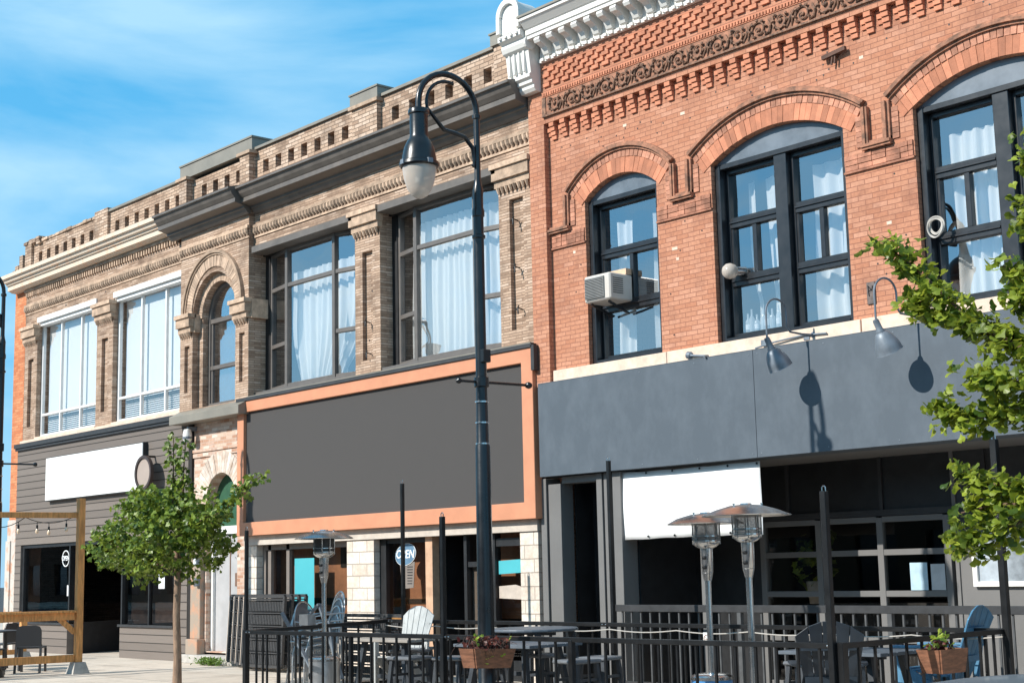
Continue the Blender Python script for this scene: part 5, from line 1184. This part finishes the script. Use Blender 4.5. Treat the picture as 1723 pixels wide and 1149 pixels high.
M['stooltop'] = mat('stool_top_sheen', (.13,.14,.155), .5, var=.15)  # paler blue-grey puts the sheen of the seats into their colour
st0 = make_stool('x')
spots = [(1.55,-2.5,.1,'charcoal stool left of the tall round patio table'),(2.15,-3.45,.3,'charcoal stool at the left end of the lower slate table'),(2.75,-2.55,-.1,'charcoal stool between the tall and the lower slate tables'),
         (3.75,-2.6,.2,'charcoal stool behind the right end of the lower slate table'),(3.95,-3.15,.0,'charcoal stool at the right end of the lower slate table'),(-.05,-2.35,.4,'charcoal stool against the back rail left of the light grey slatted chair'),(.35,-2.75,.1,'charcoal stool between the light grey slatted chair and the sunlit grey table'),
         (1.6,-3.7,.2,'charcoal stool right of the sunlit grey table, by the lamp planter'),(7.35,-3.0,.15,'charcoal stool on the street side of the right hand patio table'),(6.35,-2.1,.1,'charcoal stool left of the right hand patio table')]
for i, (x, y, a, lb) in enumerate(spots):
    o = st0 if i == 0 else copy_tree(st0); place(o, (x, y, 0), a, lb)
# --- fan-back slatted chairs
def fan_chair(label, m, x, y, rz, lift=0.0):
    t = thing('slatted_chair', label, 'chair', (0,0,0))
    L_ = lift
    q = MB()
    for i in range(6): q.bar((-.27,-.28+i*.085,.40+L_-.012*i),(.27,-.28+i*.085,.40+L_-.012*i),.075,.02)
    q.build('seat', m, t, bevel=.003)
    def TZ(xx): return 1.05 + L_ - 1.35*xx*xx
    for i in range(5):
        u = i-2; x0, x1 = u*.088, u*.128; zt = 1.04 - .035*u*u + L_; y0, y1 = .2, .46
        q = MB(); w0, w1 = .041, .0605
        q.hexa([(x0-w0,y0-.01,.3+L_),(x0+w0,y0-.01,.3+L_),(x0+w0,y0+.012,.3+L_),(x0-w0,y0+.012,.3+L_)], [(x1-w1,y1-.01,TZ(x1-w1)),(x1+w1,y1-.01,TZ(x1+w1)),(x1+w1,y1+.012,TZ(x1+w1)),(x1-w1,y1+.012,TZ(x1-w1))])
        q.build('back_slat', m, t, bevel=.004)
    q = MB(); q.bar((-.27,.405,.8+L_),(.27,.405,.8+L_),.025,.05); q.bar((-.24,.3,.5+L_),(.24,.3,.5+L_),.025,.06); q.build('back_rail', m, t)
    for s_ in (-1,1):
        q = MB(); q.prism([(s_*.25,-.38),(s_*.38,-.38),(s_*.36,.1),(s_*.3,.36),(s_*.26,.36)], .62+L_, .645+L_, 'z'); q.build('armrest', m, t, bevel=.004)
        q = MB(); q.bar((s_*.3,-.3,0),(s_*.3,-.3,.62+L_),.03,.1); q.build('front_leg', m, t)
        q = MB(); q.bar((s_*.29,-.3,.4+L_),(s_*.29,.5,.02),.03,.11); q.build('rear_leg', m, t)
        q = MB(); q.bar((s_*.3,.25,.3+L_),(s_*.3,.3,.62+L_),.03,.06); q.build('arm_support', m, t)
    t.location = (x,y,0); t.rotation_euler = (0,0,rz); return t
fan_chair('light grey fan-backed slatted chair catching the sun before the open sign', M['adirgrey'], .02, -2.62, .3, .14).scale = (.8, .85, 1)
fan_chair('dark navy fan-backed slatted chair seen from behind at the right rail corner', M['adirnavy'], 7.28, -3.0, -2.45, .06)
fan_chair('fan-backed slatted chair with blue skylight put into its colour beside the right hand planter box', M['adirsky'], 7.2, -.98, -1.42, .13)
# --- stacked tube chairs
def tube_chair(label):
    t = thing('tube_chair', label, 'chair', (0,0,0), None)
    q = MB(); pts = [(.26*cos(pi*k/14)*1.0, .22+.05*sin(pi*k/14), .62+.3*sin(pi*k/14)) for k in range(15)]
    q.tube([(.27,-.05,.6)] + pts + [(-.27,-.05,.6)], .013, 8); 
    q.build('back_tube', M['steelsoft'], t, smooth=True)
    q = MB(); vs = []; fs = []
    for j in range(7):
        for i in range(13):
            a = pi*(i)/12; h_ = j/6; vs.append((.25*cos(a), .22+.05*sin(a)-.05*(1-h_), .5 + h_*(.1+.3*sin(a))))
    for j in range(6):
        for i in range(12): fs.append((j*13+i, j*13+i+1, (j+1)*13+i+1, (j+1)*13+i))
    q.add(vs, fs); q.build('mesh_back', M['meshback'], t, smooth=True)
    q = MB(); q.box(-.24,.24,-.22,.2,.43,.445); q.build('seat', M['meshback'], t)
    for s_ in (-1,1):
        q = MB(); q.tube([(s_*.27,-.05,.6),(s_*.27,-.22,.58),(s_*.265,-.26,.45),(s_*.26,-.27,0)], .012, 8); q.build('front_leg', M['steelsoft'], t, smooth=True)
        q = MB(); q.tube([(s_*.26,.22,.62),(s_*.255,.2,.42),(s_*.255,.28,0)], .012, 8); q.build('rear_leg', M['steelsoft'], t, smooth=True)
    return t
M['meshback'] = clearmat('grey_chair_mesh', (.75,.78,.8), 1.3, .4, .45, (.28,.3,.32))
c0 = tube_chair('x')
ords = ['lowest', 'second', 'third', 'fourth', 'topmost']
for i in range(5):
    o = c0 if i == 0 else copy_tree(c0)
    place(o, (-2.3 - .0*i, -2.45+.035*i, .04+.105*i), -.25, '%s chair in the stack of silver tube chairs behind the left heater' % ords[i], 'stacked silver tube chairs by the left heater')
for i in range(4):
    o = copy_tree(c0); place(o, (-3.25, -1.9+.035*i, .02+.095*i), 1.9, '%s chair in the stack of silver tube chairs nearest the dark panels' % ['lowest','second','third','topmost'][i], 'stacked silver tube chairs by the dark panels')
# --- dark slatted panels leaning on the stone pier
def slat_panel(label, x0, x1, y0, z1, lean, group=None):
    t = thing('leaning_screen', label, 'panel', ((x0+x1)/2, y0, 0), group)
    def Q(x, z, d=0): return (x, y0 + lean*z + d, z)
    q = MB(); 
    for a, b_ in (((x0,.1),(x0,z1)),((x1,.1),(x1,z1)),((x0,z1),(x1,z1)),((x0,.1),(x1,.1))): q.bar(Q(*a), Q(*b_), .05, .05, (0,1,0))
    q.build('frame', M['wicker'], t)
    q = MB(); n = 5
    for i in range(n):
        za = .13+(z1-.16)*i/n; zb = .13+(z1-.16)*(i+1)/n-.06; xx = x0+.03
        while xx < x1-.04: q.bar(Q(xx+.02, za), Q(xx+.02, zb), .034, .02, (0,1,0)); xx += .05
        q.bar(Q(x0, zb+.03), Q(x1, zb+.03), .02, .06, (0,1,0)) 
    q.build('slats', M['wicker'], t)
    return t
for i, lb in enumerate(('innermost, against the pier','second from the pier','third from the pier','outermost, facing the railing')):
    t = slat_panel('tall dark slatted panel in the leaning stack, ' + lb, -8.35+i*.45, -5.85+i*.04, -.35-.17*i, 1.28, .06, 'dark slatted panels leaning on the stone pier')
    q = MB(); q.bar((-8.35+i*.45-.03,-.35-.17*i,.1),(-8.35+i*.45-.03,-.35-.17*i+.075,1.28),.012,.05,(0,1,0)); q.build('pale_edge_strip', mat('pale_edge_band', (.62,.52,.43), .6), t)
slat_panel('low dark slatted panel beside the light grey slatted chair', -3.3, -1.5, -1.3, 1.0, .05)
t = thing('folded_stand', 'folded grey metal stand leaning at the left patio rail', 'stand', (-1.9,-2.8,0))
q = MB(); q.bar((-2.5,-2.9,1.1),(-1.75,-2.9,.35),.05,.03); q.bar((-1.75,-2.75,1.22),(-1.2,-2.75,.2),.05,.035); q.bar((-2.05,-2.8,1.0),(-1.72,-2.78,1.22),.045,.03); q.tube([(-1.35,-2.8,0),(-1.3,-2.82,.5),(-1.38,-2.84,1.0)],.02,8); q.build('arm', M['galv'], t)
q = MB(); q.box(-2.0,-1.78,-2.93,-2.8,.93,1.08); q.build('hinge_box', M['steelsoft'], t)
# ================================================================ SHOP WINDOW THINGS
def text(body, name, m, parent, loc, size, ext=.004, shear=0.0, sx=1.0):
    cu = bpy.data.curves.new(name, 'FONT'); cu.body = body; cu.size = size; cu.extrude = ext; cu.align_x = 'CENTER'; cu.align_y = 'CENTER'; cu.shear = shear; cu.offset = size*.012
    tmp = bpy.data.objects.new('tmp', cu); C.objects.link(tmp); dg = bpy.context.evaluated_depsgraph_get(); me = bpy.data.meshes.new_from_object(tmp.evaluated_get(dg))
    bpy.data.objects.remove(tmp); me.materials.clear(); me.materials.append(m)
    o = bpy.data.objects.new(name, me); C.objects.link(o); o.parent = parent; o.location = Vector(loc) - wloc(parent); o.rotation_euler = (pi/2, 0, 0); o.scale = (sx, 1, 1)
    return o
M['neonwhite'] = mat('white_letter', (.85,.87,.88), .4, var=.02)
t = thing('open_sign', 'round white ring open sign in the dark left shop window', 'sign', (-16.3,-.01,2.05))
xo, zo = -16.12, 2.12
q = MB(); q.lathe([(.165,0),(.185,0),(.185,.012),(.165,.012)], (xo,.02,zo), 32, (0,-1,0)); q.build('ring', M['neonwhite'], t)
text('OPEN', 'lettering', M['neonwhite'], t, (xo,.01,zo), .15)
t = thing('open_sign', 'blue oval open sign with a slatted hours card in the narrow shop window', 'sign', (-3.4,.14,1.6))
xo, zo = -3.54, 1.93
q = MB(); n = 32; pts = [(xo+.27*cos(2*pi*i/n), zo+.03*cos(2*pi*i/n)+.17*sin(2*pi*i/n)) for i in range(n)]; q.prism(pts, .14, .155); q.build('oval', M['steelblue'], t)
q = MB(); pts2 = [(xo+.28*cos(2*pi*i/n), zo+.03*cos(2*pi*i/n)+.18*sin(2*pi*i/n)) for i in range(n)]; q.prism(pts2, .145, .15, holes=[pts]); q.build('rim', M['neonwhite'], t)
text('OPEN', 'lettering', M['neonwhite'], t, (xo-.005,.136,zo+.0), .19, .002, .18)
q = MB(); q.prism([(xo-.17,zo-.15),(xo-.12,zo-.56),(xo+.19,zo-.54),(xo+.23,zo-.12)], .156, .163); q.build('hours_card', M['card'], t)
q = MB()
for i in range(7): q.box(xo+.03, xo+.18-.004*i, .153, .157, zo-.21-i*.045, zo-.195-i*.045)
q.build('hours_slot', M['black'], t)
def poster(name, label, x0, x1, z0, z1, y, m, cat='poster'):
    t = thing(name, label, cat, ((x0+x1)/2, y, z0)); q = MB(); q.box(x0, x1, y-.004, y, z0, z1); q.build('sheet', m, t); return t
poster('poster', 'plain turquoise poster in the wide shop window', -6.85, -6.22, .98, 1.93, .14, M['cyan'])
poster('notice', 'white sheet of paper in the left shop window', -16.05, -15.86, 1.28, 1.52, .03, M['paper'], 'notice')
poster('notice', 'white sheet of paper in the boarded shop window right of the entry', -11.75, -11.5, 1.42, 1.75, .03, M['paper'], 'notice')
poster('notice', 'yellow paper on the shop door leaf', -1.62, -1.38, .98, 1.36, .19, mat('ochre_paper', (.55,.4,.2), .6), 'notice')
poster('notice', 'pale blue notice in the glazed roll-up door', 5.3, 5.55, 1.28, 1.62, 1.375, mat('pale_blue_paper', (.42,.58,.68), .5), 'notice')
poster('notice', 'grey and white notice at the right of the roll-up door', 5.6, 5.8, 1.28, 1.6, 1.375, mat('grey_white_paper', (.5,.52,.54), .5), 'notice')
t = thing('window_decal', 'turquoise banner strip in the shop window by the right stone pier', 'decal', (-.9,.14,1.7)); q = MB(); q.prism([(-1.18,1.58),(-.62,1.6),(-.62,1.8),(-1.18,1.78)], .136, .14); q.build('strip', M['cyan'], t)
t = thing('window_decal', 'beige strip low in the shop window by the right stone pier', 'decal', (-.9,.14,1.3)); q = MB(); q.prism([(-1.18,1.22),(-.62,1.2),(-.62,1.38),(-.8,1.42),(-1.18,1.4)], .136, .14); q.build('strip', mat('beige_strip', (.5,.43,.37), .6), t)
t = thing('shelf', 'orange pine shelf in the narrow shop window', 'shelf', (-3.45,.21,.82)); q = MB(); q.box(-4.05,-2.9,.19,.4,.86,.92); q.build('board', mat('varnished_pine', (.6,.33,.12), .4, var=.15), t)
for x, y, w_ in ((2.2,3.2,0),(4.3,2.4,1)):
    pass
t = thing('potted_plant', 'leafy green plant behind the glass of the roll-up door', 'plant', (4.0,1.9,0.0)); random.seed(9)
q = MB(); q.lathe([(.1,.0),(.14,.3),(.12,.3),(.0,.28)], (3.55,1.75,1.1), 16); q.build('pot', M['concrete'], t, smooth=True)
q = MB(); clump(q, (3.55,1.75,1.7), 90, .35, leaf_maple, .08, .16, .2, 1.2); q.build('leaves', M['leaf'], t)
# electrical boxes by the side door, weeds at the wall foot
t = thing('meter_box', 'small upper grey electrical box on the stone doorpost', 'electrical box', (-9.9,-.1,1.9)); q = MB(); q.box(-9.98,-9.84,-.18,-.1,1.86,2.02); q.build('case', M['galv'], t, bevel=.01); q = MB(); q.box(-9.95,-9.87,-.186,-.18,1.89,1.99); q.build('lid', M['paper'], t)
t = thing('meter_box', 'small lower grey electrical box on the stone doorpost', 'electrical box', (-9.9,-.1,1.5)); q = MB(); q.box(-9.96,-9.84,-.18,-.1,1.46,1.62); q.build('case', M['galv'], t, bevel=.01); q = MB(); q.box(-9.93,-9.87,-.186,-.18,1.48,1.6); q.build('lid', M['greypaint'], t)
random.seed(8); q = MB()
for _ in range(420):
    p = Vector((random.gauss(-8.9,.22), -.42+random.gauss(0,.05), random.random()*.1)); add_leaf(q, p, [(x*.3,y,z) for x,y,z in leaf_fan(random.uniform(.05,.1))], -.6)
o = q.build('weeds', M['grass']); o['kind'] = 'stuff'; o['label'] = 'patch of green weeds at the foot of the side doorway'
# ================================================================ TIMBER PATIO FRAME AT THE LEFT
t = thing('timber_patio_frame', 'orange stained timber patio frame with rails on concrete feet', 'pergola', (-9.07,-2.95,0))
def post(x, y, h): q = MB(); q.box(x-.06,x+.06,y-.06,y+.06,.2,h); q.build('post', M['wood'], t, bevel=.006); q = MB(); q.hexa([(x-.16,y-.16,0),(x+.16,y-.16,0),(x+.16,y+.16,0),(x-.16,y+.16,0)],[(x-.1,y-.1,.2),(x+.1,y-.1,.2),(x+.1,y+.1,.2),(x-.1,y+.1,.2)]); q.build('concrete_foot', M['concrete'], t)
post(-9.07,-2.95,3.08); post(-14.0,-1.85,1.0); post(-9.3,-6.6,3.08); post(-14.0,-6.6,1.0)
q = MB(); q.bar((-9.1,-3.01,2.78),(-9.28,-6.54,2.78),.05,.1); q.build('top_beam', M['wood'], t, bevel=.004)
q = MB(); q.bar((-9.1,-3.01,1.0),(-9.28,-6.54,1.0),.05,.13); q.build('mid_rail', M['wood'], t, bevel=.004)
q = MB(); q.bar((-9.1,-3.01,1.085),(-9.28,-6.54,1.085),.17,.04); q.build('rail_cap', M['wood'], t, bevel=.004)
q = MB(); q.bar((-9.1,-3.01,.27),(-9.28,-6.54,.27),.05,.13); q.build('low_rail', M['wood'], t, bevel=.004)
q = MB(); q.bar((-9.13,-3.0,.72),(-9.14,-3.3,.98),.05,.09); q.build('knee_brace', M['wood'], t)
q = MB(); q.bar((-14.0,-1.91,.2),(-14.0,-6.54,.2),.05,.1); q.bar((-14.0,-1.91,.97),(-14.0,-6.54,.97),.05,.1); q.build('back_rail', M['wood'], t)
t = thing('string_lights', 'black cable of clear bulbs hanging from the timber patio frame', 'string lights', (-9.1,-3.2,2.75))
q = MB(); pts = []; bl = []
for sgm, (a, b_, sag) in enumerate((((-9.1,-3.1,2.74),(-9.14,-3.95,2.74),.1),((-9.14,-3.95,2.74),(-9.2,-4.9,2.74),.18),((-9.2,-4.9,2.74),(-9.26,-5.9,2.74),.15))):
    for k in range(9):
        u = k/8; p = Vector(a).lerp(Vector(b_), u); p.z -= sag*4*u*(1-u); pts.append(p)
        if k in (1,4,6): bl.append(p.copy())
q.tube(pts, .007, 6); q.build('cable', M['blackmetal'], t, smooth=True)
for p in bl:
    q = MB(); q.tube([p, p-Vector((0,0,.06))], .006, 5); q.lathe([(.016,-.06),(.018,-.07),(.018,-.12),(.014,-.125)], p, 10); q.build('socket', M['blackmetal'], t)
    q = MB(); q.lathe([(.013,-.125),(.028,-.16),(.03,-.18),(.02,-.205),(0,-.215)], p, 12); q.build('bulb', M['bulb'], t, smooth=True)
def resin_chair(label):
    t = thing('resin_chair', label, 'chair', (0,0,0), 'dark resin chairs on the timber patio')
    q = MB(); q.box(-.23,.23,-.24,.22,.43,.46); q.build('seat', M['plastic'], t, bevel=.012)
    q = MB(); vs = []
    pr = [(-.23,.47),(-.225,.75),(-.19,.82),(-.12,.84),(.12,.84),(.19,.82),(.225,.75),(.23,.47)]; pr = [(a, b_) for a, b_ in pr]
    q.prism(pr, .2, .225); q.build('backrest', M['plastic'], t)
    for sx in (-1,1):
        q = MB(); q.bar((sx*.21,-.22,0),(sx*.21,-.21,.43),.04,.04); q.build('front_leg', M['plastic'], t)
        q = MB(); q.bar((sx*.22,.28,0),(sx*.215,.2,.5),.04,.04); q.build('rear_leg', M['plastic'], t)
    return t
r0 = resin_chair('x')
for i, (x, y, a, lb) in enumerate([(-10.25,-3.3,-2.2,'dark resin chair nearest the timber corner post'),(-10.15,-4.15,-2.4,'dark resin chair at the far left edge, nearest the street'),(-12.3,-3.0,-1.0,'dark resin chair on the far side of the small patio table'),(-11.6,-4.6,-.6,'dark resin chair mostly out of view at the left edge')]):
    o = r0 if i == 0 else copy_tree(r0); place(o, (x, y, 0), a, lb)
t = thing('bistro_table', 'small dark square table among the resin chairs', 'table', (-11.2,-3.6,0))
q = MB(); q.box(-11.6,-10.8,-4.0,-3.2,.71,.74); q.build('tabletop', M['plastic'], t, bevel=.006)
for sx in (-1,1):
    for sy in (-1,1): q = MB(); q.box(-11.2+sx*.35-.03,-11.2+sx*.35+.03,-3.6+sy*.35-.03,-3.6+sy*.35+.03,0,.71); q.build('leg', M['plastic'], t)
# ================================================================ PARKED CAR (only its rear deck shows at the lower right)
t = thing('parked_car', 'parked grey car, only the flat rear deck in view at the lower right corner', 'car', (14.0,-7.4,-.16))
X0c, Yc = 11.38, -7.62
def sect(x, hw, zb, zt, r=.12, zw=None):
    zw = zw or zt-.12
    return [(x,-hw*.93,zb),(x,-hw,zb+.2),(x,-hw,zw-.12),(x,-hw*.97,zw),(x,-hw*.86,zt-.015),(x,-hw*.5,zt),(x,0,zt+.012),(x,hw*.5,zt),(x,hw*.86,zt-.015),(x,hw*.97,zw),(x,hw,zw-.12),(x,hw,zb+.2),(x,hw*.93,zb)]
secs = [(0,.72,.32,.78),(.06,.82,.24,.98),(.16,.86,.2,1.065),(.55,.88,.18,1.085),(1.0,.89,.18,1.09),(1.6,.9,.18,1.0),(2.6,.9,.18,.98),(3.3,.9,.18,.97),(3.9,.88,.18,.9),(4.3,.84,.2,.8),(4.52,.74,.28,.66)]
q = MB(); vs = []; fs = []
for x, hw, zb, zt in secs: vs += [(X0c+p[0], Yc+p[1], p[2]-.06) for p in sect(x, hw, zb, zt)]
n = 13
for i in range(len(secs)-1):
    for k in range(n-1): fs.append((i*n+k, i*n+k+1, (i+1)*n+k+1, (i+1)*n+k))
    fs.append((i*n+n-1, i*n, (i+1)*n, (i+1)*n+n-1))
fs += [tuple(range(n)), tuple(reversed(range((len(secs)-1)*n, len(secs)*n)))]
q.add(vs, fs); o = q.build('body', M['carpaint'], t, smooth=True); sb = o.modifiers.new('s','SUBSURF'); sb.levels = 1; sb.render_levels = 2
q = MB(); cabs = [(.95,.78,.98),(1.3,.72,1.28),(1.7,.68,1.41),(2.3,.68,1.42),(2.9,.7,1.3),(3.4,.78,.94)]
vs = []; fs = []
for x, hw, zt in cabs: vs += [(X0c+x,Yc-hw-.08*(zt<1.1),.88),(X0c+x,Yc-hw,zt-.06),(X0c+x,Yc-hw*.8,zt),(X0c+x,Yc+hw*.8,zt),(X0c+x,Yc+hw,zt-.06),(X0c+x,Yc+hw+.08*(zt<1.1),.88)]
for i in range(5):
    for k in range(5): fs.append((i*6+k, i*6+k+1, (i+1)*6+k+1, (i+1)*6+k))
q.add(vs, fs); o = q.build('cabin', M['carglass'] if 'carglass' in M else mat('dark_car_glass', (.01,.012,.014), .08, coat=.5), t, smooth=True)
q = MB(); q.prism([(X0c+1.55,Yc-.64),(X0c+2.6,Yc-.66),(X0c+2.6,Yc+.66),(X0c+1.55,Yc+.64)], 1.4, 1.445, 'z'); q.build('roof', M['carpaint'], t, bevel=.02)
for wx in (.85, 3.6):
    for s_ in (-1,1):
        q = MB(); q.lathe([(.2,-.1),(.3,-.1),(.32,-.06),(.32,.06),(.3,.1),(.2,.1)], (X0c+wx, Yc+s_*.8, .16), 28, (0,1,0)); wo = q.build('wheel', M['tyre'], t, smooth=True)
        q = MB(); q.lathe([(0,.06*s_),(.2,.08*s_),(.2,.1*s_)], (X0c+wx, Yc+s_*.8, .16), 20, (0,1,0)); q.build('rim', M['steelsoft'], wo, smooth=True)
for s_ in (-1,1): q = MB(); q.box(X0c-.02,X0c+.08,Yc+s_*.62-.14,Yc+s_*.62+.14,.62,.74); q.build('tail_light', mat('red_lens', (.4,.02,.015), .2), t, bevel=.01)
q = MB(); q.box(X0c-.05,X0c+.1,Yc-.75,Yc+.75,.3,.42); q.build('bumper', M['carpaint'], t, bevel=.03)
